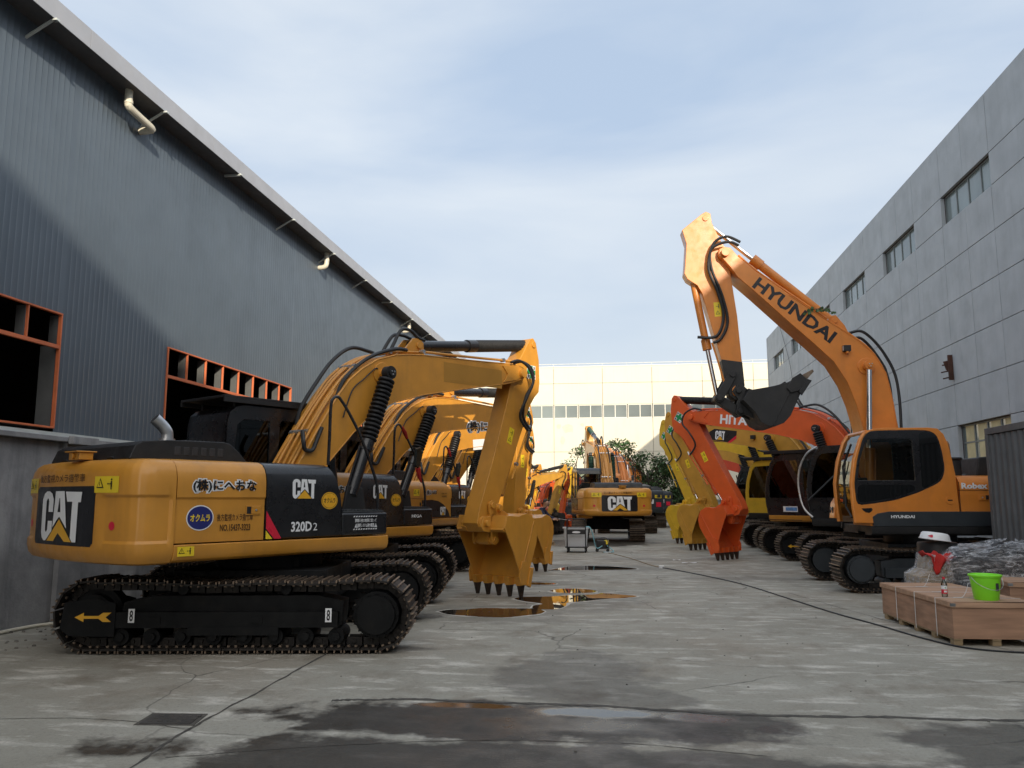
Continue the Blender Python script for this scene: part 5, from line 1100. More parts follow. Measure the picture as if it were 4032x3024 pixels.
# far end of the lane, seen from the rear, booms raised
RB = dict(N=(4.75, 4.30), P=(4.75, 1.45), T=(5.4, .05))
excavator('excavator', 'yellow excavator seen from the rear in the middle of the lane', GC, cfg(CAT, pos=(-.72, 35.05), heading=101, track=91, cw_text='立入禁止クレーン作業危険', deco='', boot='green_boot', rear_glass='glass', cab_glass='glass', screen='glass', rear_open=1, rear_top=2.72, rear_bot=1.98, **RB))
HC = dict(style='plain', paint='hy_orange', body_paint='hy_orange', side_paint='charcoal', cw_paint='charcoal', cab_paint='hy_orange', cw_deco='hyundai', cyl='rod', cyl_paint='hy_orange', ecover='hy', sub='under_black')
excavator('excavator', 'orange excavator with a dark counterweight seen from the rear behind the yellow one', GC, cfg(HC, pos=(.05, 42.9), heading=103, track=91, N=(4.95, 4.05), P=(4.7, 1.6), T=(5.4, .1)))
excavator('excavator', 'last orange excavator seen from the rear, only boom and track showing beside the tree', GC, cfg(HC, pos=(.9, 51.3), heading=104, track=91, N=(4.95, 4.1), P=(4.7, 1.6), T=(5.4, .1)))
# ---------------------------------------------------------------- trees
def leafmat(name, c):
    m, n, l, b = newmat(name); oi = n.new('ShaderNodeTexCoord'); q = n.new('ShaderNodeTexNoise'); q.inputs['Scale'].default_value = 1.1; l.new(oi.outputs['Object'], q.inputs['Vector'])
    r_ = n.new('ShaderNodeMapRange'); r_.inputs['From Min'].default_value = .3; r_.inputs['From Max'].default_value = .7; r_.inputs['To Min'].default_value = .6; r_.inputs['To Max'].default_value = 1.5; l.new(q.outputs['Fac'], r_.inputs['Value'])
    mx = n.new('ShaderNodeMix'); mx.data_type = 'RGBA'; mx.blend_type = 'MULTIPLY'; mx.inputs['Factor'].default_value = 1; mx.inputs['A'].default_value = c4(c); l.new(r_.outputs['Result'], mx.inputs['B']); l.new(mx.outputs['Result'], b.inputs['Base Color'])
    b.inputs['Roughness'].default_value = .55; b.inputs['Transmission Weight'].default_value = 0; b.inputs['Subsurface Weight'].default_value = 0
    M[name] = m
leafmat('leaf_a', (.06, .13, .04)); leafmat('leaf_b', (.09, .16, .05)); leafmat('leaf_c', (.04, .085, .03))
P('bark', (.09, .075, .055), .9, var=.3, bump=.3)
def tree(pos, h, clumps, seed, label, nleaf=130, ls=.16):
    rnd = random.Random(seed); root = empty('tree', (pos[0], pos[1], 0)); tag(root, label, 'tree', 'trees before the far hall')
    b = MB(); tr = [(0, 0, 0), (.05, 0, h * .18), (-.03, .05, h * .38), (.05, 0, h * .6)]
    b.tube(smooth(tr, 4), [.17 - .1 * i / 12 for i in range(13)], 10)
    for (cx, cy, cz, r_) in clumps:
        a = Vector((0, 0, min(cz * .6, h * .5))); e = Vector((cx, cy, cz)); mid = a.lerp(e, .5) + Vector((rnd.uniform(-.2, .2), rnd.uniform(-.2, .2), -.15))
        b.tube([a, mid, e], [.05, .035, .012], 6)
        for k in range(5): d = Vector((rnd.uniform(-1, 1), rnd.uniform(-1, 1), rnd.uniform(-.3, 1))).normalized() * r_; b.tube([e - d * .1, e + d * .9], [.012, .004], 4)
    b.build('trunk', 'bark', root)
    b = MB()
    for (cx, cy, cz, r_) in clumps:
        for k in range(int(nleaf * (r_ / .6) ** 2)):
            d = Vector((rnd.gauss(0, 1), rnd.gauss(0, 1), rnd.gauss(0, .8))); d = d.normalized() * r_ * (rnd.random() ** .45); p = Vector((cx, cy, cz)) + d
            s = ls * rnd.uniform(.6, 1.25); ax = Vector((rnd.gauss(0, 1), rnd.gauss(0, 1), rnd.gauss(-.4, .5))).normalized(); sd = ax.cross(Vector((rnd.gauss(0, .4), rnd.gauss(0, .4), 1))).normalized(); up = sd.cross(ax).normalized() * .15 * s
            b.add([p, p + ax * s * .45 + sd * s * .42 + up, p + ax * s * 1.1, p + ax * s * .45 - sd * s * .42 + up], [(0, 1, 2, 3)], rnd.choice((0, 0, 1, 2, 2)))
    b.build('crown', ['leaf_a', 'leaf_b', 'leaf_c'], root, smooth_a=0)
rc = random.Random(5)
def fill(spec):
    out = []
    for x, z, r_, n_ in spec:
        for k in range(n_): out.append((x + rc.uniform(-r_, r_), rc.uniform(-r_ - .5, r_ + .5), z + rc.uniform(-r_, r_), rc.uniform(.35, .62)))
    return out
tree((1.6, 52.5), 5.0, fill([(-.1, 2.2, .7, 12), (1.1, 2.4, .7, 13), (.1, 3.3, .5, 8), (.7, 3.9, .25, 4), (1.4, 3.2, .45, 9), (1.9, 2.4, .5, 9), (1.9, 1.5, .5, 7), (-.7, 3.9, .35, 4), (-1.3, 4.6, .3, 3), (-1.7, 5.2, .22, 2), (-2.5, 5.0, .25, 2), (1.35, 1.3, .6, 8), (0, 1.2, .7, 7), (-1.2, 2.6, .5, 4)]), 1, 'leafy green tree rising behind the raised orange booms beside the concrete building')
tree((-3.6, 53.0), 4.6, fill([(.1, 2.0, .4, 3), (.6, 4.6, .16, 1), (.1, 3.9, .18, 1), (.9, 5.0, .15, 1), (.3, 2.9, .3, 2)]), 2, 'thin straggly tree left of the raised yellow boom in the distance')
tree((-6.2, 56.0), 4.2, fill([(0, 2.6, .5, 6), (.7, 2.9, .4, 5), (-.6, 2.2, .4, 4)]), 3, 'small round dark tree low against the sunlit far hall at left')

# ---------------------------------------------------------------- right foreground: container, crates, wrapped pallet and the small things
P('container_grey', (.135, .14, .145), .55, metal=.2, var=.12, dirt=.4, dcol=(.08, .075, .07), drips=.3)
P('plywood', (.45, .275, .175), .65, var=.22, vscale=3, stretch=(.5, 3, 6), bump=.05, dirt=.25, dcol=(.22, .13, .08))
P('plywood_dark', (.40, .23, .145), .65, var=.24, vscale=3, stretch=(.5, .8, 5), bump=.05, dirt=.3, dcol=(.17, .1, .06))
P('raw_wood', (.32, .23, .13), .8, var=.25, vscale=6, stretch=(1, 1, 4), bump=.1, dirt=.4, dcol=(.14, .1, .06))
P('strap', (.72, .72, .70), .5, var=.06)
P('tin', (.30, .31, .32), .4, metal=.8, var=.3)
P('lime', (.27, .86, .03), .35, spec=.5, var=.03)
P('white_plastic', (.78, .79, .80), .35, var=.03)
P('tub_plastic', (.70, .72, .74), .45, var=.06, dirt=.2, dcol=(.4, .4, .4))
P('cyan_hose', (.25, .55, .62), .4)
P('wrapped_dark', (.018, .018, .022), .4, var=.4, vscale=3, dirt=.6, dcol=(.07, .07, .08), dscale=3)
P('cardboard', (.34, .27, .18), .8, var=.15, dirt=.4, dcol=(.18, .14, .1))
ct = empty('storage_container', (6.2, 12.1, 0)); tag(ct, 'grey corrugated shipping container cut by the right edge of the view', 'container')
def lc(b, name, m, par=None, bevel=.006, **k): return b.build(name, m, par or ct, bevel=bevel, loc=None if par else (-6.2, -12.1, 0), **k)
b = MB(); ys = []; y = 9.10; 
while y < 15.05:
    for dy, dx in ((0, 0), (.07, 0), (.105, .036), (.175, .036), (.21, 0)):
        if y + dy < 15.08: ys.append((y + dy, dx))
    y += .21001
b.grid([[(6.22 + dx, yy, .16), (6.22 + dx, yy, 2.78)] for yy, dx in ys]); lc(b, 'wall', 'container_grey', bevel=0)
b = MB(); b.box(6.2, 8.6, 9.0, 15.16, 2.79, 2.9); b.box(6.2, 8.6, 9.0, 15.16, .0, .15); b.box(6.2, 6.3, 15.06, 15.165, .152, 2.788); b.box(6.2, 6.3, 9.0, 9.1, .152, 2.788); b.box(6.32, 8.6, 9.02, 15.12, .152, 2.788); lc(b, 'frame', 'container_grey')
# crate 1 on its skids
def crate(pos, rz, lx, ly, h, label, straps=()):
    r_ = empty('plywood_crate', (pos[0], pos[1], 0), rz); tag(r_, label, 'crate', 'plywood crates')
    b = MB(); b.box(0, lx, 0, ly, .078, h - .062); b.build('box', 'plywood_dark', r_, bevel=.004)
    b = MB(); t = .018; b.box(-t, lx + t, -t, 0, h - .06, h + .0, 0); b.box(-t, 0, 0, ly, h - .06, h, 0); b.box(lx, lx + t, 0, ly, h - .06, h, 0); b.box(-t, lx + t, ly, ly + t, h - .06, h, 0); b.box(.002, lx - .002, .002, ly - .002, h - .06, h + .004, 0)
    for (x, y) in ((-t - .001, -t - .001), (lx + t - .055, -t - .001)): b.box(x, x + .056, y, y + .03, h - .05, h - .01, 1)
    b.add([(.03, -t + .01, h + .006), (lx - .01, -t - .01, h + .012), (lx - .02, .16, h + .007), (.05, .2, h + .006)], [(0, 1, 2, 3)], 0)
    b.build('lid', ['plywood', 'tin'], r_, bevel=.003)
    b = MB()
    for i in range(5):
        y = .06 + i * (ly - .16) / 4
        for x in (.0, lx * .5 - .05, lx - .1): b.box(x, x + .10, y - .05, y + .05, .0, .060)
    for x in (.0, lx * .5 - .05, lx - .1): b.box(x, x + .1, .0, ly, .061, .077)
    b.build('pallet', 'raw_wood', r_, bevel=.003)
    for y in straps:
        b = MB(); w_ = .014; b.box(-t - .003, lx + t + .003, y, y + w_, h + .005, h + .007); b.box(-t - .004, -t - .001, y, y + w_, .05, h + .006); b.build('strap', 'strap', r_)
    if straps:
        b = MB()
        for (x, y, s) in ((.25, straps[-1] + .01, 1), (.2, straps[1], .8), (.2, straps[0] + .02, .7)):
            b.add([(x, y - .02, h + .009), (x + .16 * s, y - .03, h + .009), (x + .16 * s, y + .02, h + .01), (x, y + .015, h + .01)], [(0, 1, 2, 3)])
            for k in range(6): a0 = Vector((x + .1 + .02 * k, y + .01 * k, h + .01 + .009 * k * k * .5)); a1 = Vector((x + .12 + .02 * k, y + .01 * (k + 1), h + .01 + .009 * (k + 1) ** 2 * .5)); b.add([a0, a1, a1 + Vector((0, .014, 0)), a0 + Vector((0, .014, 0))], [(0, 1, 2, 3)])
        b.build('strap_end', 'strap', r_, smooth_a=0)
    return r_
crate((3.775, 10.47), R(3.2), .96, 2.26, .495, 'long plywood crate with white straps carrying the lime green bucket', (.40, 1.03, 1.66))
crate((5.03, 11.9), R(-6), .75, 1.6, .60, 'second plywood crate at the right edge behind the lime green bucket')
# bucket
r_ = empty('lime_bucket', (4.27, 10.74, .50)); tag(r_, 'bright lime green plastic bucket with a wire handle on the plywood crate', 'bucket')
b = MB(); b.lathe([(0, 0), (.128, 0), (.135, .01), (.168, .27), (.182, .275), (.184, .295), (.168, .30), (.160, .285), (.125, .02), (0, .02)], n=40); b.build('body', 'lime', r_, smooth_a=50)
b = MB(); b.curve([(-.175, -.02, .28), (-.14, -.13, .20), (-.03, -.185, .14), (.08, -.175, .135), (.16, -.09, .18), (.178, -.02, .28)], .0035, 6); b.build('handle', 'silver', r_)
b = MB(); b.grid([[(.155 * math.sin(a) * (1 + .03), -.155 * math.cos(a) * (1.03) , z) for z in (.115, .165, .215)] for a in [.35 + .3 * i / 5 for i in range(6)]]); b.build('decal', 'dark_grey', r_)
# bottle
M['clear'] = glass('clear', (.9, .95, .95), .85)
r_ = empty('water_bottle', (3.885, 10.98, .50)); tag(r_, 'small clear plastic water bottle with red cap and red label on the crate', 'bottle')
b = MB(); b.lathe([(.012, .002), (.03, 0), (.034, .02), (.034, .15), (.030, .165), (.013, .205), (.013, .215)], n=24); b.build('body', 'clear', r_, smooth_a=60)
b = MB(); b.lathe([(0, .24), (.014, .24), (.015, .212), (.0, .212)], n=18); b.build('cap', 'decal_red', r_)
b = MB(); b.lathe([(.0345, .04), (.035, .042), (.035, .09), (.0345, .091)], n=24, m=0); b.lathe([(.0345, .0915), (.035, .092), (.035, .135), (.0345, .136)], n=24, m=1)
b.poly([(-.008, .112), (0, .122), (.008, .112), (0, .102)], lambda u, v, d=0: (u, -.0356, v), 2); b.poly(rect(-.018, .018, .056, .078), lambda u, v, d=0: (u, -.0356, v), 1); b.build('label', ['decal_red', 'white_plastic', 'green'], r_)
# wrapped pallet load: goods under wrinkled stretch film
def film():
    m, n, l, b = newmat('film'); o = n['Material Output']; n.remove(b)
    t = n.new('ShaderNodeTexCoord'); mp_ = n.new('ShaderNodeMapping'); mp_.inputs['Scale'].default_value = (1.1, 3, 4.5); mp_.inputs['Rotation'].default_value = (.5, .35, .2); l.new(t.outputs['Object'], mp_.inputs['Vector'])
    q = n.new('ShaderNodeTexNoise'); q.inputs['Scale'].default_value = 4; q.inputs['Detail'].default_value = 8; q.inputs['Roughness'].default_value = .7; q.inputs['Distortion'].default_value = 1.2; l.new(mp_.outputs['Vector'], q.inputs['Vector'])
    tr = n.new('ShaderNodeBsdfTransparent'); gl = n.new('ShaderNodeBsdfGlossy'); gl.inputs['Roughness'].default_value = .25; df = n.new('ShaderNodeBsdfDiffuse'); df.inputs['Color'].default_value = (.80, .82, .86, 1)
    bp = n.new('ShaderNodeBump'); bp.inputs['Strength'].default_value = .9; bp.inputs['Distance'].default_value = .05; l.new(q.outputs['Fac'], bp.inputs['Height']); l.new(bp.outputs['Normal'], gl.inputs['Normal'])
    m1 = n.new('ShaderNodeMixShader'); m1.inputs['Fac'].default_value = .6; l.new(gl.outputs['BSDF'], m1.inputs[1]); l.new(df.outputs['BSDF'], m1.inputs[2])
    r_ = n.new('ShaderNodeMapRange'); r_.inputs['From Min'].default_value = .46; r_.inputs['From Max'].default_value = .66; r_.inputs['To Min'].default_value = .10; r_.inputs['To Max'].default_value = .80; l.new(q.outputs['Fac'], r_.inputs['Value'])
    ms = n.new('ShaderNodeMixShader'); l.new(r_.outputs['Result'], ms.inputs['Fac']); l.new(tr.outputs['BSDF'], ms.inputs[1]); l.new(m1.outputs['Shader'], ms.inputs[2]); l.new(ms.outputs['Shader'], o.inputs['Surface']); M['film'] = m
film()
def wrap(b, pts_rows): b.grid(pts_rows, 0, False)
r_ = empty('wrapped_pallet', (5.2, 13.3, 0)); tag(r_, 'pallet load of dark parts under wrinkled clear stretch film behind the crates', 'pallet load')
b = MB(); b.box(-.5, 1.6, -.6, .5, .08, .82, 0); b.box(-.35, .3, -.45, .4, .82, .98, 0); b.box(.35, 1.6, -.5, .45, .82, 1.0, 0)
for k in range(5): b.tube([(-.45 + .04 * k, -.64, .3), (-.05 + .05 * k, -.63, .62)], .016, 6, 1)
b.tube(smooth([(.1, -.3, .98), (.18, -.3, 1.03), (.3, -.3, 1.0)], 4), .05, 8, 0); b.build('goods', ['wrapped_dark', 'raw_wood'], r_, bevel=.02)
rnd = random.Random(9); b = MB(); rows = []
outl = [(-.62, -.66), (-.1, -.70), (.4, -.68), (1.0, -.70), (1.64, -.66), (1.66, .0), (1.62, .55), (.5, .58), (-.56, .55), (-.62, 0), (-.62, -.66)]
pp = smooth([(x, y, 0) for x, y in outl], 5)
for z, k, jt in ((.05, 1.0, .02), (.2, 1.01, .04), (.35, .99, .05), (.5, .97, .06), (.65, .985, .05), (.8, .99, .03), (.86, .97, .03), (.96, .90, .05), (1.02, .8, .05), (1.04, .55, .05), (1.05, .2, .03)):
    rows.append([(.5 + (p.x - .5) * k + rnd.uniform(-jt, jt), -.05 + (p.y + .05) * k + rnd.uniform(-jt, jt), z + (rnd.uniform(-.03, .03) if z > .1 else 0) + (.05 * math.sin(p.x * 4) if z > .9 else 0)) for p in pp[:-1]])
b.grid(rows, 0, True); b.build('film', 'film', r_, smooth_a=60)
r_ = empty('wrapped_carton', (4.46, 13.2, 0)); tag(r_, 'film wrapped cardboard carton under the red cloth left of the pallet load', 'carton')
b = MB(); b.prism([(-.22, .06), (.26, .06), (.23, .84), (-.03, .86), (-.06, .66), (-.22, .56)], -.3, .3); b.build('box', 'cardboard', r_, bevel=.01)
b = MB(); b.prism([(-.24, .05), (.28, .05), (.25, .87), (-.04, .89), (-.08, .68), (-.24, .58)], -.33, .33); b.build('film', 'film', r_)
r_ = empty('white_basin', (4.62, 13.3, 0)); 
b = MB(); rows = [[(.21 * k * math.cos(a), .2 * k * math.sin(a), z) for a in [2 * math.pi * i / 36 for i in range(36)]] for k, z in ((1.06, 0), (1.06, .012), (1.0, .014), (.92, .085), (.80, .105), (.5, .112), (0.01, .113))]
b.grid(rows, 0, True); o = b.build('basin', 'white_plastic', r_, smooth_a=50); o.rotation_euler = (0, R(7), R(-10)); o.location = (0, 0, 1.085)
b = MB(); b.poly([(-.13, .05), (-.07, .075), (-.02, .055), (-.07, .03)], lambda u, v, d=0: (u, -.196 + .02 * v / .08, v)); o2 = b.build('decal', 'decal_red', o, smooth_a=0)
tag(r_, 'upturned white plastic basin with a red mark on a stack of black drums', 'basin')
r_ = empty('black_drum', (4.75, 13.62, 0)); tag(r_, 'stacked black drums beneath the white basin beside the tracked orange excavator', 'drum')
b = MB(); b.lathe([(0, 0), (.3, 0), (.3, .03), (.285, .04), (.285, .46), (.3, .48), (.3, .52), (.28, .53), (0, .53)], n=32); b.build('lower_drum', 'rubber', r_)
b = MB(); b.lathe([(0, .532), (.27, .532), (.285, .56), (.285, 1.0), (.27, 1.04), (.0, 1.07)], (-.03, -.12, 0), n=32); b.build('upper_drum', 'rubber', r_)
b = MB(); rnd = random.Random(4); rows = []
for i in range(19):                                     # lies bunched on the carton, one lobe hanging over the front edge
    u = i / 18; row = []
    for j in range(15):
        v = j / 14; x = -.10 + .40 * u; fold = .022 * math.sin(17 * u + 3 * v) + .014 * math.sin(31 * u - 5 * v)
        if v > .45: s_ = (v - .45) / .55; row.append((x + .02 * math.sin(9 * v), -.33 + .40 * s_, .915 + fold + .03 * math.sin(3 * s_ + 4 * u)))
        else:
            s_ = (.45 - v) / .45; lob = max(0, 1 - ((u - .30) / .24) ** 2); lob2 = max(0, 1 - ((u - .66) / .2) ** 2) * .35
            d = s_ * (.03 + .25 * lob ** .5 + .10 * lob2 ** .5); cx = .30 if u < .55 else .66; row.append((x + (-.16 + .5 * cx - x) * .45 * s_ * s_, -.345 - .02 * math.sin(3 * s_) - fold * .8, .91 + fold * (1 - s_) - d))
    rows.append(row)
b.grid(rows); o = b.build('red_cloth', 'red_cloth', None, smooth_a=60, loc=(4.46, 13.2, -.03)); so2 = o.modifiers.new('t', 'SOLIDIFY'); so2.thickness = .012
tag(o, 'crumpled red cloth draped over the film wrapped carton', 'cloth')
# twig on the raised boom
b = MB(); rnd = random.Random(6); hx = Vector((math.cos(R(184)), math.sin(R(184)), 0)); lx = Vector((-hx.y, hx.x, 0)); o_ = Vector((5.75, 17.35, 0)) + hx * 1.95 + lx * .32 + Vector((0, 0, 5.50))
for k in range(5):
    e = o_ + Vector((rnd.uniform(-.25, .45), rnd.uniform(-.1, .1), rnd.uniform(-.12, .14))); b.tube([o_, o_.lerp(e, .5) + Vector((0, 0, .02)), e], .006, 5, 1)
    for q in range(7): p = o_.lerp(e, rnd.uniform(.3, 1.1)); ax = Vector((rnd.gauss(0, 1), rnd.gauss(0, .5), rnd.gauss(0, 1))).normalized() * .07; sd_ = ax.cross(Vector((0, 1, .2))).normalized() * .03; b.add([p, p + ax * .5 + sd_, p + ax, p + ax * .5 - sd_], [(0, 1, 2, 3)], 0)
tag(b.build('twig', ['leaf_a', 'bark'], smooth_a=0), 'small leafy green twig caught on top of the raised orange boom', 'twig')
# cable across the yard
b = MB(); b.curve([(.87, 20.95, .012), (1.53, 19.4, .012), (2.26, 17.25, .012), (2.72, 14.92, .012), (3.05, 13.12, .012), (3.36, 11.9, .012), (3.58, 10.9, .012), (3.84, 10.28, .012), (4.34, 10.06, .012), (5.2, 10.05, .012), (6.1, 10.3, .012)], .011, 6, 0, 8)
b.curve([(-.75, 26.6, .012), (-.49, 26.15, .012), (.1, 24.11, .012), (.59, 21.83, .012), (.87, 20.95, .012)], .009, 6, 1, 8); b.box(.8, .92, 20.9, 21.02, .0, .06, 2)
tag(b.build('power_cable', ['rubber', 'raw_wood', 'white_plastic']), 'thin black power cable running across the concrete towards the plywood crate', 'cable')
# handcart with tub and pressure washer
r_ = empty('hand_trolley', (-1.55, 26.6, 0)); tag(r_, 'flat black hand trolley with an upright push handle carrying the white tub', 'trolley')
b = MB(); b.box(-.36, .36, -.28, .55, .155, .185); b.build('platform', 'black_matt', r_, bevel=.01)
b = MB(); b.tube(smooth([(-.29, -.27, .18), (-.29, -.29, .9), (-.27, -.29, 1.02), (-.2, -.29, 1.06), (.2, -.29, 1.06), (.27, -.29, 1.02), (.29, -.29, .9), (.29, -.27, .18)], 4), .019, 8); b.box(-.28, .28, -.30, -.28, .58, .72)
b.poly(disc(0, .645, .13, .035), lambda u, v, d=0: (u, -.304, v), 1); b.tube([(-.29, -.29, .8), (.29, -.29, .8)], .012, 6); b.build('push_handle', ['black_matt', 'white_plastic'], r_)
for x in (-.28, .28):
    for y in (-.2, .45): b = MB(); b.cyl((x - .02, y, .065), (x + .02, y, .065), .065, n=18); b.box(x - .028, x + .028, y - .025, y + .025, .1, .155); b.build('wheel', 'rubber', r_)
r_ = empty('white_tub', (-1.58, 26.75, .187)); tag(r_, 'large off white plastic water tub standing on the hand trolley', 'tub')
b = MB(); rr = lambda k: [(k * .40 * (abs(math.cos(a)) ** .5) * (1 if math.cos(a) > 0 else -1), .28 * k * (abs(math.sin(a)) ** .5) * (1 if math.sin(a) > 0 else -1)) for a in [2 * math.pi * i / 40 + .01 for i in range(40)]]
b.grid([[(x, y, z) for x, y in rr(k)] for k, z in ((.0, .0), (.84, .0), (.86, .03), (.98, .55), (1.07, .56), (1.07, .6), (.97, .6), (.84, .1), (0, .1))], 0, True); b.build('body', 'tub_plastic', r_, smooth_a=50)
b = MB(); b.add([(x, y, .48) for x, y in rr(.94)], [tuple(range(40))]); b.build('water', 'water', r_, smooth_a=0)
r_ = empty('pressure_washer', (-.75, 27.0, 0)); tag(r_, 'small black and yellow pressure washer pump on the ground beside the trolley', 'pressure washer')
b = MB(); b.box(-.18, .12, -.14, .14, .12, .36); b.cyl((.05, 0, .22), (.22, 0, .22), .1, n=18); b.build('body', 'black_matt', r_, bevel=.02)
b = MB(); b.box(.06, .2, -.13, .02, .24, .37); b.build('cover', 'decal_yellow', r_, bevel=.015)
b = MB(); b.tube([(-.2, -.15, .1), (.22, -.15, .1), (.22, .15, .1), (-.2, .15, .1), (-.2, -.15, .1)], .013, 6); b.tube(smooth([(-.19, -.13, .1), (-.2, -.13, .4), (-.05, -.13, .45), (.15, -.13, .42), (.21, -.13, .1)], 4), .013, 6); b.build('frame', 'dark_grey', r_)
for x in (-.17, .17):
    for y in (-.15, .15): b = MB(); b.cyl((x, y - .012, .05), (x, y + .012, .05), .05, n=14); b.build('wheel', 'rubber', r_)
b = MB(); b.curve([(-1.3, 26.6, .78), (-1.15, 26.6, .80), (-1.05, 26.65, .6), (-.98, 26.75, .25), (-.9, 26.85, .12), (-.75, 26.85, .2)], .016, 8); b.curve([(-.6, 26.9, .2), (-.4, 26.8, .05), (-.45, 26.6, .02), (-.7, 26.5, .02)], .014, 8); tag(b.build('water_hose', 'cyan_hose'), 'pale cyan hose hanging from the white tub to the pressure washer', 'hose')
r_ = MB(); r_.lathe([(0, 0), (.10, 0), (.11, .03), (.0, .035)], (-.57, 26.4, 0), 14); tag(r_.build('foam_lid', 'white_plastic'), 'round white foam lid lying on the ground by the pressure washer', 'lid')
for (x, y, a, wd_, lb) in ((1.39, 23.57, .3, .12, 'crumpled pale paper scrap lying on the concrete near the yellow bucket'), (1.66, 22.63, .1, .2, 'flat white sheet of paper on the concrete in front of the orange bucket')):
    b = MB(); b.grid([[(wd_ * (i - 2) / 2, .06 * (j - 1), .006 + .012 * ((i * 7 + j * 5) % 3) / 2) for j in range(3)] for i in range(5)]); tag(b.build('paper', 'white_decal', loc=(x, y, .002), rot=(0, 0, a)), lb, 'paper')
rnd = random.Random(21)
P('pebble', (.16, .15, .13), .9, var=.4)
b = MB()
for i in range(220):
    x = rnd.uniform(-7.9, -6.6); y = rnd.uniform(6, 14); s = rnd.uniform(.008, .035); b.lathe([(0, 0), (s, .0), (s * .8, s * .7), (0, s * .9)], (x - rnd.random() * .3, y, 0), 6)
for i in range(90):
    x = rnd.uniform(-3, 4); y = rnd.uniform(5, 16); s = rnd.uniform(.004, .012); b.lathe([(0, 0), (s, .0), (s * .8, s * .7), (0, s * .9)], (x, y, 0), 6)
tag(b.build('gravel', 'pebble'), kind='stuff')

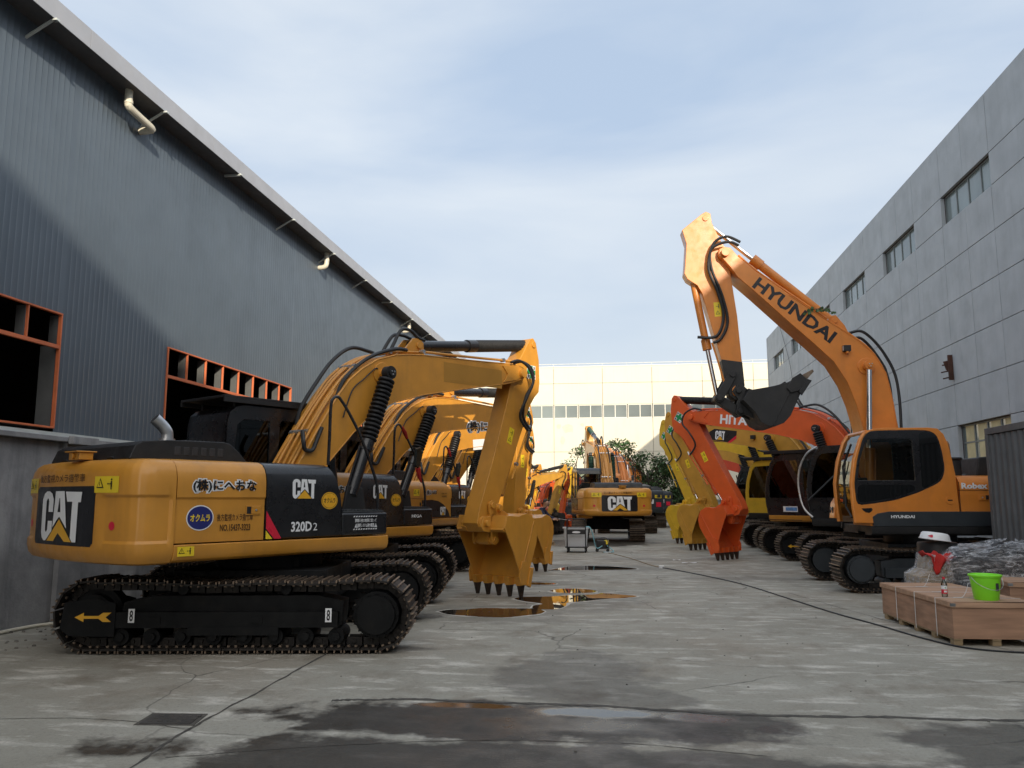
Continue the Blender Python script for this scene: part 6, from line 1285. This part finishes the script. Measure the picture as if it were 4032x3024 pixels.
# ---------------------------------------------------------------- the man washing a bucket
P('skin', (.42, .24, .16), .5, var=.06); P('jacket', (.018, .022, .05), .8, var=.2); P('trousers', (.03, .03, .035), .85, var=.2); P('hair', (.05, .045, .042), .7)
def person(pos, rz):
    r_ = empty('person', pos, rz); tag(r_, 'person in a dark navy jacket crouching by a dirty bucket, holding a spray lance', 'person')
    J = {'pelvis': (0, 0, .50, .15), 'waist': (.05, 0, .68, .145), 'chest': (.16, 0, .92, .165), 'neck': (.26, 0, 1.10, .06), 'head0': (.30, 0, 1.17, .07), 'head1': (.34, 0, 1.26, .105), 'head2': (.345, 0, 1.34, .08),
         'shL': (.17, .17, 1.03, .085), 'elL': (.36, .26, .80, .058), 'wrL': (.60, .14, .74, .038), 'haL': (.67, .10, .74, .035), 'shR': (.17, -.17, 1.03, .085), 'elR': (.38, -.24, .80, .058), 'wrR': (.58, -.06, .72, .038), 'haR': (.65, -.03, .72, .035),
         'hipL': (.03, .1, .48, .11), 'knL': (.40, .18, .56, .075), 'anL': (.22, .16, .09, .05), 'toL': (.40, .18, .04, .04), 'hipR': (.03, -.1, .48, .11), 'knR': (.42, -.16, .50, .075), 'anR': (.18, -.15, .09, .05), 'toR': (.36, -.17, .04, .04)}
    E = [('pelvis', 'waist'), ('waist', 'chest'), ('chest', 'neck'), ('neck', 'head0'), ('head0', 'head1'), ('head1', 'head2'), ('chest', 'shL'), ('shL', 'elL'), ('elL', 'wrL'), ('wrL', 'haL'), ('chest', 'shR'), ('shR', 'elR'), ('elR', 'wrR'), ('wrR', 'haR'), ('pelvis', 'hipL'), ('hipL', 'knL'), ('knL', 'anL'), ('anL', 'toL'), ('pelvis', 'hipR'), ('hipR', 'knR'), ('knR', 'anR'), ('anR', 'toR')]
    nm = list(J); vs = [J[k][:3] for k in nm]; rad = [J[k][3] for k in nm]; es = [(nm.index(a), nm.index(e)) for a, e in E]
    for side in ('haL', 'haR'):                                     # fingers and thumb, curled round the lance
        h0 = Vector(J[side][:3]); i0 = nm.index(side); s = 1 if side == 'haL' else -1
        for k in range(5):
            dy = (-.03 + .02 * k); a = h0 + Vector((.05 if k < 4 else .01, dy if k < 4 else -.05 * s, .0)); c_ = a + Vector((.03, 0, -.02)); e = c_ + Vector((-.005, 0, -.025)); n0 = len(vs); vs += [tuple(a), tuple(c_), tuple(e)]; rad += [.011, .010, .008]; es += [(i0, n0), (n0, n0 + 1), (n0 + 1, n0 + 2)]
    me = bpy.data.meshes.new('body'); me.from_pydata(vs, es, []); o = bpy.data.objects.new('body', me); COL.objects.link(o); o.parent = r_
    for q in ('skin', 'jacket', 'trousers'): me.materials.append(M[q])
    sk = o.modifiers.new('skin', 'SKIN'); sk.use_smooth_shade = True
    for i, rr_ in enumerate(rad): v = me.skin_vertices[0].data[i]; v.radius = (rr_, rr_); v.use_root = (i == 0)
    sb = o.modifiers.new('sub', 'SUBSURF'); sb.levels = 2; sb.render_levels = 2
    dg = bpy.context.evaluated_depsgraph_get(); m2 = bpy.data.meshes.new_from_object(o.evaluated_get(dg)); o.modifiers.clear(); o.data = m2
    m2.materials.clear()
    for q in ('skin', 'jacket', 'trousers'): m2.materials.append(M[q])
    for p in m2.polygons:
        c_ = p.center; p.use_smooth = True
        p.material_index = 0 if (c_.z > 1.115 and c_.x > .2) or c_.x > .585 and c_.z > .6 else (2 if c_.z < .60 and (c_.x > .15 or c_.z < .5) else 1)
    b = MB(); hc = Vector((.335, 0, 1.275)); rows = []
    for i in range(10): t = i / 9 * 1.75; rows.append([tuple(hc + Vector((-.012, 0, .035)) + Vector((math.sin(t) * math.cos(a) * (.098 if math.cos(a) < .2 else .098 * min(1, 1.25 - .55 * t)), math.sin(t) * math.sin(a) * .098, math.cos(t) * .098))) for a in [2 * math.pi * j / 20 for j in range(20)]])
    b.grid(rows, 0, True); b.build('hair', 'hair', r_)
    b = MB(); b.lathe([(0, -.012), (.012, 0), (0, .012)], (hc.x + .105, 0, hc.z - .02), 8); 
    for y in (-.105, .105): b.lathe([(0, -.03), (.018, 0), (0, .03)], (hc.x, y, hc.z - .02), 8)
    b.prism([(hc.x + .09, hc.z), (hc.x + .135, hc.z - .04), (hc.x + .09, hc.z - .045)], -.015, .015); b.build('face', 'skin', r_)
    b = MB()
    for y in (-.035, .035): b.lathe([(0, -.008), (.009, 0), (0, .008)], (hc.x + .098, y, hc.z + .005), 8)
    b.box(hc.x + .085, hc.x + .1, -.025, .025, hc.z - .072, hc.z - .065); b.build('eye', 'hair', r_)
    return r_
ps = person((-3.28, 30.8, .12), R(-12)); ps.scale = (1.12, 1.12, 1.12)
b = MB(); b.box(-3.75, -2.6, 30.3, 31.2, .0, .02); b.box(-3.7, -2.65, 30.35, 31.15, .1, .12)
for x in (-3.7, -3.2, -2.75):
    for y in (30.4, 30.7, 31.0): b.box(x, x + .1, y, y + .1, .02, .1)
tag(b.build('wooden_pallet', 'raw_wood'), 'low wooden pallet under the crouching person beside the dirty bucket', 'pallet')
b = MB(); b.tube([(-2.62, 30.72, .95), (-2.45, 30.66, .96)], .014, 8, 0); b.tube([(-2.45, 30.66, .96), (-2.0, 30.5, .90)], .008, 8, 1); b.tube([(-2.0, 30.5, .90), (-1.92, 30.47, .885)], .016, 8, 0)
tag(b.build('spray_lance', ['black_matt', 'silver']), 'thin metal spray lance held by the crouching person', 'spray lance')
